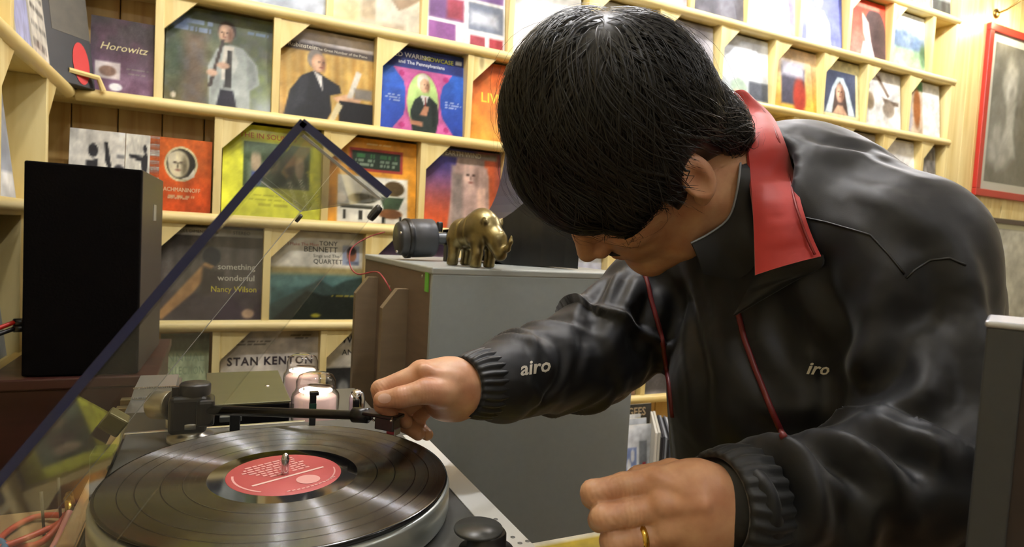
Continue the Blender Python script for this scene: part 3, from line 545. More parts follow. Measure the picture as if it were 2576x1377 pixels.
framed('framed_photograph', 'red framed black and white photograph of a pale dancer', 4.035, 4.86, 1.72, 2.722, .042, mat('frame_red', 'b02c22', .35), .05, 'e9e7dd',
  [('g', 0, 1, '7d7d78', '9a9a98'), ('b', .6, 5, 'b4b4b0'), ('e', .3, .74, .12, .16, 'd4d4d0', .08), ('e', .32, .68, .07, .10, 'ececea', .05), ('p', [(.25, .6), (.42, .6), (.4, .4), (.48, .2), (.2, .2), (.28, .42)], 'dcdcd8', .06), ('e', .2, .22, .2, .12, 'c9c9c6', .1), ('e', .14, .34, .06, .1, 'c4c4c0', .05), ('b', .4, 9, '62625e'), ('e', .7, .5, .2, .4, '77776f', .1)])
framed('framed_print', 'dark brown framed print with a grey shape on white, below the red frame', 4.02, 4.86, .86, 1.60, .03, mat('frame_brown', '4b3f38', .45), .03, 'd9d8b6',
  [('r', 0, 0, 1, 1, 'e6e6e0', .01), ('r', .36, .40, .46, .54, '8a8c86', .02), ('r', .16, .42, .40, .48, '9a9c94', .02), ('r', .40, .0, .45, .5, '9b9d96', .02), ('b', .12, 5, 'c9c9c2')])
# picture lamp above the red frame
pl = thing('picture_lamp', 'small brass swan-neck lamp glowing above the red frame', 'lamp', (4.16, SHELF_Y, 2.80))
BR = mat('aged_brass', '8a6f3c', .35, 1.)
obj('wall_plate', MB().lathe([(.0, 0), (.028, .001), (.028, .006), (.012, .014), (0, .015)], (4.115, SHELF_Y+.004, 2.79), (0, -1, 0), 20), BR, pl)
obj('swan_neck', MB().tube([(4.115, SHELF_Y-.008, 2.79), (4.12, SHELF_Y-.05, 2.80), (4.14, SHELF_Y-.11, 2.84), (4.17, SHELF_Y-.16, 2.845), (4.19, SHELF_Y-.17, 2.83)], .006, 8), BR, pl)
obj('lamp_shade', MB().lathe([(.012, .05), (.03, .045), (.05, .0), (.048, .0), (.028, .043), (.010, .047)], (4.2, SHELF_Y-.175, 2.79), (.25, -.25, 1), 24), mat('shade_dark', '3a3230', .4, .6), pl)
obj('bulb', MB().lathe([(0, -.024), (.014, -.02), (.021, -.004), (.016, .014), (.009, .026), (0, .028)], (4.195, SHELF_Y-.17, 2.785), (0, 0, 1), 16), glow('picture_bulb_glow', 'ffe7ba', 260.), pl)

# ------------------------------------------------------------------ grey horn cabinet
CX0, CX1, CY0, CY1, CZ = .364, .832, 1.10, 1.67, 1.243
GREY = mat('grey_paint', '9aa3a5', .5, noise=.06, nscale=90, bump=.08)
BROWN = mat('raw_board', '6c5a48', .6, noise=.22, nscale=14, stretch=(1, 1, 6))
gc = thing('speaker_cabinet', 'tall grey painted speaker cabinet with a brown ribbed side', 'speaker', ((CX0+CX1)/2, (CY0+CY1)/2, 0))
obj('carcass', MB().box(CX0+.001, CX1-.01, CY0+.012, CY1, 0, CZ-.014), BROWN, gc)
obj('front_panel', MB().rbox(CX0+.001, CX1, CY0, CY0+.013, 0, CZ-.013, .002), GREY, gc)
obj('top_panel', MB().rbox(CX0-.001, CX1, CY0-.001, CY1, CZ-.014, CZ, .003), mat('grey_top', 'a2a6a2', .42, noise=.1, nscale=30), gc)
obj('end_panel', MB().box(CX1-.012, CX1-.001, CY0+.012, CY1, 0, CZ-.014), GREY, gc)
FIN = mat('fin_board', '77664f', .55, noise=.2, nscale=12, stretch=(1, 1, 5))
for y, zt in ((1.262, 1.188), (1.53, 1.192)):
    obj('fin', MB().prism([(CX0+.002, .3), (CX0+.002, zt), (CX0-.022, zt), (CX0-.052, zt-.04), (CX0-.052, .3)], y-.012, y+.012, lambda a, b, h: (a, h, b)), FIN, gc)
p = onX(1073, 705, CX0)
obj('green_sticker', MB().box(CX0-.0008, CX0+.002, p[1]-.012, p[1]+.008, p[2]-.022, p[2]+.022), mat('sticker_green', '6cbf3c', .4), gc)
for a in ((1160, 1.222, 0), (1400, 1.18, 0)):
    obj('screw', MB().lathe([(0, .0015), (.003, .001), (.0035, 0)], (CX0, a[0]/1000, a[1]), (-1, 0, 0), 10), STEEL, gc)
# thin red lead hanging by the cabinet
W1 = [D(968, 584, 1.5), D(925, 598, 1.5), D(885, 625, 1.48), D(880, 665, 1.46), D(900, 690, 1.44), D(945, 684, 1.42), D(965, 700, 1.36), D(983, 732, 1.35)]
def curve_pts(P, n=6):
    P = [np.array(p, float) for p in P]; out = []
    for i in range(len(P)-1):
        p0, p1, p2, p3 = P[max(i-1, 0)], P[i], P[i+1], P[min(i+2, len(P)-1)]
        for k in range(n):
            t = k/n; out.append(.5*((2*p1)+(-p0+p2)*t+(2*p0-5*p1+4*p2-p3)*t*t+(-p0+3*p1-3*p2+p3)*t**3))
    out.append(P[-1]); return out
tag(solo('speaker_lead', MB().tube(curve_pts(W1), .0016, 6), mat('lead_red', '9c3a3c', .5), W1[0]), 'thin red wire looping down beside the grey cabinet', 'wire')

# ------------------------------------------------------------------ horn on the cabinet
HY = 1.37
hn = thing('horn_speaker', 'black horn loudspeaker with a round driver lying on the grey cabinet', 'horn', (.55, HY, CZ))
c = np.array(D(1043, 600, 1.42)); HYc, HZ = c[1], c[2]-.002
xl = onY(1000, 610, HYc)[0]; xr = onY(1090, 596, HYc)[0]
R0 = .044
drv = obj('driver', MB().lathe([(0, 0), (R0*.8, 0), (R0*.86, .004), (R0*.86, .014), (R0*.98, .017), (R0*.98, .026), (R0*.9, .028), (R0*.9, .031), (R0, .034), (R0, xr-xl-.004), (R0*.95, xr-xl), (0, xr-xl)], (xl, HYc, HZ), (1, .06, .06), 40), mat('driver_grey', '3b3d42', .42), hn)
obj('driver_ring', MB().lathe([(R0*.99, .016), (R0*1.03, .017), (R0*1.03, .026), (R0*.99, .027)], (xl, HYc, HZ), (1, .06, .06), 40), BLACK, hn)
for a in (.6, 2.7, 4.8):
    obj('driver_screw', MB().lathe([(0, -.002), (.003, -.002), (.003, .002)], (xl+.0, HYc+R0*.68*cos(a), HZ+R0*.68*sin(a)), (1, 0, 0), 8), CHROME, drv)
HB = mat('horn_black', '141518', .28)
s0 = xr-.004; s1 = .722
obj('throat', MB().tube([(xr-.01, HYc+.003, HZ+.003), (xr+.03, HYc+.005, HZ+.006), (xr+.07, HYc+.006, HZ+.008)], [.013, .014, .018], 16), mat('throat_grey', '5d6063', .35, .5), hn)
rows = []; rows_in = []
for i in range(15):
    t = i/14; x = s0+.035+(s1-s0-.035)*t
    hw = .020*math.exp(2.35*t); hh = .018*math.exp(2.15*t)
    cz = HZ+.008 + max(0, CZ+.003+hh-(HZ+.008))*smooth01(np.array(t*1.15)).item()
    cy = HYc+.005
    rows.append([(x, cy-hw, cz-hh), (x, cy+hw, cz-hh), (x, cy+hw, cz+hh), (x, cy-hw, cz+hh), (x, cy-hw, cz-hh)])
    f = .93; rows_in.append([(x, cy-hw*f, cz-hh*f), (x, cy+hw*f, cz-hh*f), (x, cy+hw*f, cz+hh*f), (x, cy-hw*f, cz+hh*f), (x, cy-hw*f, cz-hh*f)])
m = MB(); m.grid(rows, False); m.grid([r[::-1] for r in rows_in], False); m.grid([rows[-1], rows_in[-1]], False)
obj('horn_bell', m, HB, hn)
obj('mount_foot', MB().rbox(xr+.03, xr+.05, HYc-.012, HYc+.012, CZ, HZ-.008, .002), SATIN_BLACK, hn)
obj('terminal', MB().lathe([(.008, 0), (.008, .02), (.006, .024), (0, .024)], (xr+.024, HYc+.03, HZ+.02), (0, 0, 1), 12), BLACK, hn)

# ------------------------------------------------------------------ signed-distance modelling tools
def sgrid(lo, hi, h):
    ax = [np.arange(lo[i], hi[i]+h, h, dtype=np.float32) for i in range(3)]
    return np.meshgrid(*ax, indexing='ij'), ax
def s_cone(G, a, b, r1, r2):
    ab = np.array(b, float)-np.array(a, float); L2 = float(ab@ab)+1e-12
    px, py, pz = G[0]-a[0], G[1]-a[1], G[2]-a[2]
    t = np.clip((px*ab[0]+py*ab[1]+pz*ab[2])/L2, 0, 1).astype(np.float32)
    return np.sqrt((px-t*ab[0])**2+(py-t*ab[1])**2+(pz-t*ab[2])**2)-(r1+(r2-r1)*t)
def s_chain(G, pts, rs, k=.01):
    d = None
    for i in range(len(pts)-1):
        e = s_cone(G, pts[i], pts[i+1], rs[i], rs[i+1]); d = e if d is None else smin(d, e, k)
    return d
def s_ell(G, c, r, B=None):
    """B rows: axes"""
    p = [G[0]-c[0], G[1]-c[1], G[2]-c[2]]
    if B is not None: p = [p[0]*B[i][0]+p[1]*B[i][1]+p[2]*B[i][2] for i in range(3)]
    k0 = np.sqrt((p[0]/r[0])**2+(p[1]/r[1])**2+(p[2]/r[2])**2); k1 = np.sqrt((p[0]/r[0]**2)**2+(p[1]/r[1]**2)**2+(p[2]/r[2]**2)**2)+1e-9
    return k0*(k0-1)/k1
def smin(a, b, k):
    h = np.maximum(k-np.abs(a-b), 0)/k; return np.minimum(a, b)-h*h*k*.25
def smax(a, b, k): return -smin(-a, -b, k)
def surface(G, ax, d):
    """naive surface nets -> verts, quads"""
    s = d < 0; nx, ny, nz = d.shape
    cs = [(i, j, k) for i in (0, 1) for j in (0, 1) for k in (0, 1)]
    cnt = sum(s[i:nx-1+i, j:ny-1+j, k:nz-1+k].astype(np.int8) for i, j, k in cs)
    act = np.argwhere((cnt > 0) & (cnt < 8)); ids = -np.ones((nx-1, ny-1, nz-1), np.int32); ids[act[:, 0], act[:, 1], act[:, 2]] = np.arange(len(act))
    val = [d[act[:, 0]+i, act[:, 1]+j, act[:, 2]+k] for i, j, k in cs]
    acc = np.zeros((len(act), 3)); n = np.zeros(len(act))
    for a in range(8):
        for b in range(a+1, 8):
            df = [cs[b][q]-cs[a][q] for q in range(3)]
            if sum(abs(q) for q in df) != 1: continue
            m = (val[a] < 0) != (val[b] < 0); t = np.where(m, val[a]/(val[a]-val[b]+1e-20), 0)
            for q in range(3): acc[:, q] += np.where(m, cs[a][q]+t*df[q], 0)
            n += m
    V = act+acc/n[:, None]; h = float(ax[0][1]-ax[0][0])
    V = V*h+np.array([ax[0][0], ax[1][0], ax[2][0]]); F = []
    for q in range(3):
        sl0 = [slice(1, -1)]*3; sl1 = [slice(1, -1)]*3; sl0[q] = slice(0, -1); sl1[q] = slice(1, None)
        a, b = s[tuple(sl0)], s[tuple(sl1)]; e = np.argwhere(a != b); flip = a[e[:, 0], e[:, 1], e[:, 2]]
        e = e+np.array([0 if i == q else 1 for i in range(3)])
        u, w = [(1, 2), (2, 0), (0, 1)][q]
        def cid(du, dw):
            c = e.copy(); c[:, u] -= du; c[:, w] -= dw; return ids[c[:, 0], c[:, 1], c[:, 2]]
        quad = np.stack([cid(0, 0), cid(1, 0), cid(1, 1), cid(0, 1)], 1)
        quad[~flip] = quad[~flip][:, ::-1]
        F.append(quad)
    F = np.concatenate(F); F = F[(F >= 0).all(1)]
    return V, F
def np_mesh(name, V, F, m, parent=None, smooth=True):
    me = bpy.data.meshes.new(name); me.vertices.add(len(V)); me.vertices.foreach_set('co', np.asarray(V, np.float32).ravel())
    me.loops.add(F.size); me.loops.foreach_set('vertex_index', F.ravel().astype(np.int32)); me.polygons.add(len(F))
    me.polygons.foreach_set('loop_start', np.arange(0, F.size, F.shape[1], dtype=np.int32))
    me.update(calc_edges=True); me.validate()
    if smooth: me.polygons.foreach_set('use_smooth', [True]*len(me.polygons))
    return link_me(name, me, m, parent, False)

# ------------------------------------------------------------------ brass rhinoceros
G, ax = sgrid((-.075, -.04, -.002), (.105, .04, .112), .0017)
d = s_ell(G, (-.002, 0, .060), (.044, .026, .028))
d = smin(d, s_ell(G, (.020, 0, .074), (.030, .0255, .031)), .016)                 # shoulder hump
d = smin(d, s_ell(G, (-.033, 0, .058), (.024, .024, .026)), .014)                # haunches
d = smin(d, s_chain(G, [(.036, 0, .072), (.058, 0, .050), (.070, 0, .026)], [.0215, .0165, .0115], .012), .012)      # lowered head
d = smin(d, s_chain(G, [(.073, 0, .030), (.086, 0, .036), (.093, 0, .048), (.094, 0, .058)], [.0065, .005, .0035, .0016], .004), .005)
d = smin(d, s_chain(G, [(.066, 0, .052), (.073, 0, .058), (.074, 0, .064)], [.0045, .003, .0015], .003), .004)
for s_ in (-1, 1):
    d = smin(d, s_chain(G, [(.046, s_*.014, .070), (.046, s_*.019, .080), (.048, s_*.021, .087)], [.004, .0048, .0022], .003), .004)
    d = smin(d, s_ell(G, (.060, s_*.0135, .047), (.0026, .002, .002)), .002)
    for x_, r_0 in ((.026, .0125), (-.036, .0135)):
        d = smin(d, s_chain(G, [(x_, s_*.015, .046), (x_+.003, s_*.016, .024), (x_, s_*.016, .006)], [r_0, .0092, .0104], .006), .009)
d = smin(d, s_chain(G, [(-.054, 0, .070), (-.061, .003, .058), (-.060, .005, .044)], [.004, .0028, .0036], .003), .004)
for xf in (.004, -.018): d = d+.0014*np.exp(-((G[0]-xf)/.0022)**2)*(G[2] > .03)
d = smax(d, .0005-G[2], .002)
V, F = surface(G, ax, d)
rh = np_mesh('rhino_figurine', V*1.12, F, mat('gilt_brass', '827652', .34, .95, noise=.7, nscale=40, rvar=.15))
rh.location = D(1188, 664, 1.245); rh.location.z = CZ+.0005; rh.rotation_euler = (0, 0, radians(-70))
tag(rh, 'gilded brass rhinoceros figurine with lowered head on the grey cabinet', 'figurine')

# ------------------------------------------------------------------ small black speaker on a brown cabinet
SPY = 1.395
wc = thing('low_cabinet', 'dark mahogany cabinet carrying the small black speaker', 'cabinet', (-.23, SPY+.2, 0))
MAHO = wood('mahogany', '44241d', '2c1713', 0, .35, 7, False)
obj('carcass', MB().rbox(-.364, -.098, SPY, SPY+.42, .0, .978, .003), MAHO, wc)
obj('top_board', MB().rbox(-.366, -.092, SPY-.008, SPY+.425, .978, .999, .003), MAHO, wc)
sp = thing('bookshelf_speaker', 'small black fronted speaker with brown sides on the mahogany cabinet', 'speaker', (-.218, SPY+.15, 1.0), radians(-2.4))
a0 = Matrix.Translation((-.128, SPY+.005, 1.0)) @ Matrix.Rotation(radians(-2.4), 4, 'Z')
obj('cabinet_body', MB().rbox(-.184, 0, .012, .33, 0, .397, .002, a0), mat('speaker_vinyl', '3c342f', .5, noise=.15, nscale=20, stretch=(1, 1, 8)), sp)
obj('grille', MB().rbox(-.1845, .0, -.004, .011, 0.001, .396, .003, a0), mat('grille_cloth', '080606', .95, noise=.5, nscale=300, bump=.3, **{'Specular IOR Level': .08}), sp)
obj('maker_strip', MB().box(.0002, .001, .17, .21, .30, .335, a0), mat('strip_pale', '8d8a80', .5), sp)
for nm, colr, dz in (('red', 'c9281c', .0), ('black', '17171a', -.012)):
    Pw = [a0 @ Vector((-.183, .05, .095+dz)), a0 @ Vector((-.205, .03, .097+dz)), a0 @ Vector((-.24, .0, .08+dz)), a0 @ Vector((-.27, -.04, .06+dz*2)), a0 @ Vector((-.30, -.10, .045+dz))]
    w = thing('speaker_cable', nm+' speaker cable plugged into the side of the black speaker', 'cable', tuple(Pw[0]), 0, 'speaker cables')
    obj('wire', MB().tube(curve_pts(Pw[1:]), .0042, 8), mat('wire_'+nm, colr, .4), w)
    obj('plug', MB().tube([Pw[0], Pw[1]], .007, 12), BLACK, w)

# ------------------------------------------------------------------ counter
KZ = .935
ct = thing('counter', 'wooden counter under the turntable and valve amplifier', 'counter', (.06, .75, 0))
CW = wood('counter_wood', 'a78a5c', '8d7046', 1, .45, 6, False)
obj('counter_top', MB().rbox(-.150, .272, .12, 1.375, KZ-.03, KZ, .003), CW, ct)
obj('counter_body', MB().box(-.14, .25, .16, 1.36, 0, KZ-.03), mat('counter_grey', '5f5e58', .6), ct)

# ------------------------------------------------------------------ valve amplifier
CHS = mat('chassis_grey', '8b8a80', .4, .6)
am = thing('valve_amplifier', 'valve amplifier chassis with a black boxed transformer behind the turntable', 'amplifier', (.12, 1.09, KZ))
CHZ = KZ+.048
obj('chassis', MB().rbox(-.015, .268, .945, 1.27, KZ+.006, CHZ, .004), CHS, am)
for x in (.0, .25):
    for y in (.96, 1.25): obj('foot', MB().lathe([(.009, 0), (.01, .007)], (x, y, KZ), (0, 0, 1), 12), BLACK, am)
obj('transformer_body', MB().rbox(-.004, .110, .982, 1.196, CHZ, 1.037, .002), mat('transformer_black', '08080a', .5, 0., **{'Specular IOR Level': .2}), am)
obj('transformer_lid', MB().rbox(-.0055, .1115, .9805, 1.1975, 1.037, 1.0405, .001), mat('transformer_olive', '77765e', .38, .75, noise=.12, nscale=6, stretch=(1, 8, 1)), am)
obj('lid_screw', MB().lathe([(.004, 0), (.003, .0015), (0, .0015)], (.085, 1.08, 1.0405), (0, 0, 1), 10), CHROME, am)
GL = clear('valve_glass', (.96, .95, .94), .04, 2.2)
def valve(x, y, r, top, lab):
    t = thing('power_valve', lab, 'valve', (x, y, CHZ), 0, 'power valves of the amplifier')
    H = top-CHZ
    obj('base_collar', MB().lathe([(r*.86, 0), (r*.9, .002), (r*.9, .010), (r*.8, .012)], (x, y, CHZ), (0, 0, 1), 28), mat('collar_tin', 'b9b2a4', .3, .9), t)
    g = obj('envelope', MB().lathe([(r*.80, .012), (r*.97, .018), (r, .03), (r, H*.60), (r*.97, H*.655), (r*.87, H*.70), (r*.83, H*.75), (r*.83, H*.87), (r*.72, H*.955), (r*.5, H*.99), (r*.2, H), (.0005, H)], (x, y, CHZ), (0, 0, 1), 36), GL, t)
    obj('anode', MB().lathe([(r*.82, .016), (r*.88, .02), (r*.88, H*.60), (r*.80, H*.625), (r*.4, H*.635)], (x, y, CHZ), (0, 0, 1), 24), glow('anode_glow', 'd8b7ae', .14), t)
    obj('mica_disc', MB().lathe([(r*.70, H*.70), (r*.70, H*.715), (0.001, H*.72)], (x, y, CHZ), (0, 0, 1), 24), glow('filament_glow', 'fff0dd', 1.3), t)
    obj('getter_ring', MB().lathe([(r*.5, H*.76), (r*.55, H*.77), (r*.5, H*.78), (r*.46, H*.77), (r*.5, H*.76)], (x, y, CHZ), (.1, .1, 1), 20), mat('getter', '8a7a68', .3, .8), t)
    obj('support_rod', MB().tube([(x-r*.5, y, CHZ+.015), (x-r*.5, y, CHZ+H*.76)], .0012, 6), STEEL, t)
valve(.150, 1.0, .036, 1.077, 'nearer of the two glowing glass power valves')
valve(.146, 1.135, .0315, 1.081, 'farther glowing glass power valve behind the first')
cv = thing('small_valve', 'small chrome shielded valve right of the glowing valves', 'valve', (.213, .992, CHZ))
obj('can', MB().lathe([(.0115, .012), (.0125, .014), (.0125, .052), (.0105, .061), (.006, .0655), (0.0005, .0665)], (.213, .992, CHZ), (0, 0, 1), 28), mat('mirror_chrome', 'c9c9d4', .08, 1.), cv)
obj('socket', MB().lathe([(.015, 0), (.015, .010), (.012, .012)], (.213, .992, CHZ), (0, 0, 1), 24), BLACK, cv)

# silver power unit left of the amplifier
pu = thing('power_supply', 'stepped silver metal power unit left of the amplifier', 'power supply', (-.085, 1.13, KZ))
SIL = mat('silver_case', '8f8d86', .36, .75, bump=.06, nscale=30)
def wedge(x0, x1, y0, y1, z0, z1, ins):
    """box whose top is narrower: sloping front and side"""
    V = [(x0, y0, z0), (x1, y0, z0), (x1, y1, z0), (x0, y1, z0), (x0+ins, y0+ins, z1), (x1-ins*.3, y0+ins, z1), (x1-ins*.3, y1, z1), (x0+ins, y1, z1)]
    return MB().add(V, [(0, 3, 2, 1), (4, 5, 6, 7), (0, 1, 5, 4), (1, 2, 6, 5), (2, 3, 7, 6), (3, 0, 4, 7)])
obj('lower_case', wedge(-.118, -.040, .985, 1.21, KZ, 1.031, .012), SIL, pu)
obj('upper_case', wedge(-.106, -.046, 1.070, 1.165, 1.031, 1.047, .004), mat('silver_pale', 'a3a29c', .4, .7), pu)
for yz in ((1.071, 1.0335), (1.0755, 1.0472)):
    for i in range(20):
        if i == 0: t0 = obj('serration', MB().rbox(-.1035, -.1010, yz[0]-.002, yz[0]+.0012, yz[1]-.001, yz[1]+.0016, .0004), CHROME, pu)
        else:
            o = t0.copy(); COL.objects.link(o); o.parent = pu; o.location.x = i*.0029
for y in (1.03, 1.08, 1.13): obj('side_lug', MB().rbox(-.126, -.108, y, y+.016, 1.008, 1.017, .001), mat('lug_brass', '8a7a55', .4, .7), pu)
# ------------------------------------------------------------------ turntable
TX, TY = .065, .599                     # spindle
PZ = 1.035                              # top of the plinth
PX0, PX1, PY0, PY1 = -.096, .264, .335, .888
tt = thing('turntable', 'silver and black turntable with its clear lid raised', 'turntable', (TX, TY, KZ))
SLATE = mat('plinth_slate', '4c4d49', .42, noise=.12, nscale=120)
obj('plinth', MB().rbox(PX0, PX1, PY0, PY1, KZ+.022, PZ-.004, .004), mat('plinth_black', '121214', .4), tt)
obj('top_plate', MB().rbox(PX0+.004, PX1-.004, PY0+.004, PY1-.004, PZ-.005, PZ, .0015), SLATE, tt)
st = obj('control_strip', MB().rbox(.231, .2585, PY0+.006, PY1-.1, PZ-.001, PZ+.0015, .0006), mat('strip_white', 'd9d9d3', .4, .2), tt)
for i, (px_, py_) in enumerate(((1247, 1307), (1290, 1352), (1308, 1367), (1327, 1362))):
    q = onZ(px_, py_, PZ+.0016); obj('strip_mark', MB().lathe([(.0022, 0), (.0022, .0002), (0, .0002)], (q[0], q[1], PZ+.0015), (0, 0, 1), 12), mat('mark_grey', '6f6f6c', .5), st)
obj('rear_trim', MB().rbox(PX0+.002, .12, PY1-.006, PY1+.001, PZ-.012, PZ+.0015, .001), mat('trim_bright', 'cfcdc2', .25, .8), tt)
for x in (PX0+.04, PX1-.04):
    for y in (PY0+.05, PY1-.05): obj('foot', MB().lathe([(.02, 0), (.022, .004), (.022, .018), (.018, .024)], (x, y, KZ), (0, 0, 1), 24), BLACK, tt)
PR = .1525
pt = obj('platter', MB().lathe([(.06, PZ+.003), (PR-.004, PZ+.003), (PR-.001, PZ+.006), (PR, PZ+.010), (PR, PZ+.0300), (PR-.002, PZ+.0325), (PR-.006, PZ+.033), (.0001, PZ+.033)], (TX, TY, 0), (0, 0, 1), 128), mat('platter_alloy', 'aab0aa', .33, .75), tt)
obj('platter_mat', MB().lathe([(PR-.004, PZ+.0328), (PR-.0035, PZ+.0350), (.0001, PZ+.0350)], (TX, TY, 0), (0, 0, 1), 96), mat('rubber_mat', '0e0e10', .6), pt)
obj('spindle', MB().lathe([(.0036, PZ+.03), (.0036, PZ+.052), (.0028, PZ+.0555), (.0012, PZ+.057), (.0001, PZ+.0573)], (TX, TY, 0), (0, 0, 1), 20), CHROME, pt)
# start/stop knob
kq = onZ(1208, 1326, PZ+.020)
kn = obj('speed_knob', MB().lathe([(.0235, .0), (.0235, .003), (.017, .004), (.0165, .017), (.0155, .0185)], (kq[0]+.004, kq[1]-.006, PZ), (0, 0, 1), 36), mat('knob_black', '0c0c0e', .4), tt)
obj('knob_wing', MB().lathe([(.0005, .0175), (.0205, .0175), (.021, .019), (.0205, .0205), (.0005, .0207)], (kq[0]-.002, kq[1]-.001, PZ), (0, 0, 1), 36), mat('knob_grey', '3c3d3b', .35), kn)

# ------------------------------------------------------------------ record
def vinyl():
    # groove walls: the surface normal leans inwards or outwards along the radius from groove to groove
    m = bpy.data.materials.new('vinyl'); m.use_nodes = True; nt = m.node_tree; p = nt.nodes['Principled BSDF']; L = nt.links
    p.inputs['Base Color'].default_value = (.145, .145, .142, 1); p.inputs['Metallic'].default_value = 1.; p.inputs['Roughness'].default_value = .16
    p.inputs['Coat Weight'].default_value = .25; p.inputs['Coat Roughness'].default_value = .1
    N = lambda t, **k: nt.nodes.new(t)
    geo = N('ShaderNodeNewGeometry'); sub = N('ShaderNodeVectorMath'); sub.operation = 'SUBTRACT'; sub.inputs[1].default_value = (TX, TY, 0); L.new(geo.outputs['Position'], sub.inputs[0])
    fl = N('ShaderNodeVectorMath'); fl.operation = 'MULTIPLY'; fl.inputs[1].default_value = (1, 1, 0); L.new(sub.outputs[0], fl.inputs[0])
    ln = N('ShaderNodeVectorMath'); ln.operation = 'LENGTH'; L.new(fl.outputs[0], ln.inputs[0])
    un = N('ShaderNodeVectorMath'); un.operation = 'NORMALIZE'; L.new(fl.outputs[0], un.inputs[0])
    mu = N('ShaderNodeMath'); mu.operation = 'MULTIPLY'; mu.inputs[1].default_value = 90000.; L.new(ln.outputs['Value'], mu.inputs[0])
    wn = N('ShaderNodeTexWhiteNoise'); wn.noise_dimensions = '1D'; L.new(mu.outputs[0], wn.inputs['W'])
    ns = N('ShaderNodeTexNoise'); ns.noise_dimensions = '1D'; ns.inputs['Scale'].default_value = 700.; L.new(ln.outputs['Value'], ns.inputs['W'])
    amp = N('ShaderNodeMapRange'); amp.inputs['From Min'].default_value = .3; amp.inputs['From Max'].default_value = .7; amp.inputs['To Min'].default_value = 1.6; amp.inputs['To Max'].default_value = 2.6; L.new(ns.outputs['Fac'], amp.inputs['Value'])
    ce = N('ShaderNodeMath'); ce.operation = 'SUBTRACT'; ce.inputs[1].default_value = .5; L.new(wn.outputs['Value'], ce.inputs[0])
    sl = N('ShaderNodeMath'); sl.operation = 'MULTIPLY'; L.new(ce.outputs[0], sl.inputs[0]); L.new(amp.outputs[0], sl.inputs[1])
    sc_ = N('ShaderNodeVectorMath'); sc_.operation = 'SCALE'; L.new(un.outputs[0], sc_.inputs[0]); L.new(sl.outputs[0], sc_.inputs['Scale'])
    ad = N('ShaderNodeVectorMath'); ad.operation = 'ADD'; ad.inputs[1].default_value = (0, 0, 1); L.new(sc_.outputs[0], ad.inputs[0])
    no = N('ShaderNodeVectorMath'); no.operation = 'NORMALIZE'; L.new(ad.outputs[0], no.inputs[0]); L.new(no.outputs[0], p.inputs['Normal'])
    return m
RZ = PZ+.0355
rc = thing('vinyl_record', 'black vinyl record with a red label on the platter', 'record', (TX, TY, RZ))
obj('grooves', MB().lathe([(.0655, .0022), (.0662, .0020), (.1465, .0020), (.1475, .0023)], (TX, TY, RZ), (0, 0, 1), 128, True, False), vinyl(), rc)
obj('run_out', MB().lathe([(.0505, .0022), (.0655, .0022)], (TX, TY, RZ), (0, 0, 1), 96, True, False), mat('run_out_gloss', '0b0b0c', .05, 0., **{'Specular IOR Level': 1., 'IOR': 1.7}), rc)
obj('rim', MB().lathe([(.1475, .0023), (.1495, .0021), (.1502, .0012), (.1495, .0003), (.1475, 0), (.01, 0)], (TX, TY, RZ), (0, 0, 1), 128, True, False), mat('vinyl_rim', '0a0a0b', .15, **{'Specular IOR Level': .8}), rc)
for r in (.0835, .1003, .1192, .1318):
    obj('track_gap', MB().lathe([(r, .0021), (r+.0004, .00215), (r+.0008, .0021)], (TX, TY, RZ), (0, 0, 1), 96, True, False), _M['vinyl_rim'], rc)
lb = obj('label', MB().lathe([(.0037, .0026), (.0498, .0026), (.0504, .0022)], (TX, TY, RZ), (0, 0, 1), 64, True, False), mat('label_red', 'b04a4a', .5), rc)
# printing on the label, turned with the record
la = radians(24); lc, lsn = cos(la), sin(la)
def lpt(a, b, h=.0029): return (TX+a*lc-b*lsn, TY+a*lsn+b*lc, RZ+h)
PRN = mat('label_print', 'd59a94', .55)
m = MB(); a_ = np.linspace(radians(150), radians(215), 20)
m.grid([[lpt(.0455*cos(t), .0455*sin(t)) for t in a_], [lpt(.0435*cos(t), .0435*sin(t)) for t in a_]]); a_ = np.linspace(radians(-62), radians(-20), 14)
obj('label_arc', m, PRN, lb); m = MB()
m.grid([[lpt(.0452*cos(t), .0452*sin(t)) for t in a_], [lpt(.0438*cos(t), .0438*sin(t)) for t in a_]]); obj('label_arc', m, PRN, lb)
m = MB(); m.add([lpt(-.036, -.0075), lpt(.035, -.0075), lpt(.035, -.0105), lpt(-.036, -.0105)], [(0, 1, 2, 3)]); obj('label_bar', m, mat('label_cream', 'e0bdb2', .5), lb)
m = MB(); m.add([lpt(.008+.0105*cos(t), -.0265+.0105*sin(t)) for t in np.linspace(0, 2*pi, 32, endpoint=False)], [tuple(range(32))]); obj('label_disc', m, PRN, lb)
rs = np.random.RandomState(3)
for j in range(7):
    m = MB(); y = .034-.0053*j; x = -.03+abs(.004*(j-2)); xe = .02+.008*rs.rand()
    while x < xe:
        w = .0025+.005*rs.rand()
        if abs(x) > .006 or y > .008: m.add([lpt(x, y), lpt(x+w, y), lpt(x+w, y-.003), lpt(x, y-.003)], [(0, 1, 2, 3)])
        x += w+.0014
    o = obj('label_line', m, PRN, lb); o['kind'] = 'stuff'
m = MB(); x = -.02
while x < .03: m.add([lpt(x, -.041+.012*(x/.04)**2), lpt(x+.003, -.041+.012*(x/.04)**2), lpt(x+.003, -.0432+.012*(x/.04)**2), lpt(x, -.0432+.012*(x/.04)**2)], [(0, 1, 2, 3)]); x += .0042
o = obj('label_line', m, PRN, lb); o['kind'] = 'stuff'

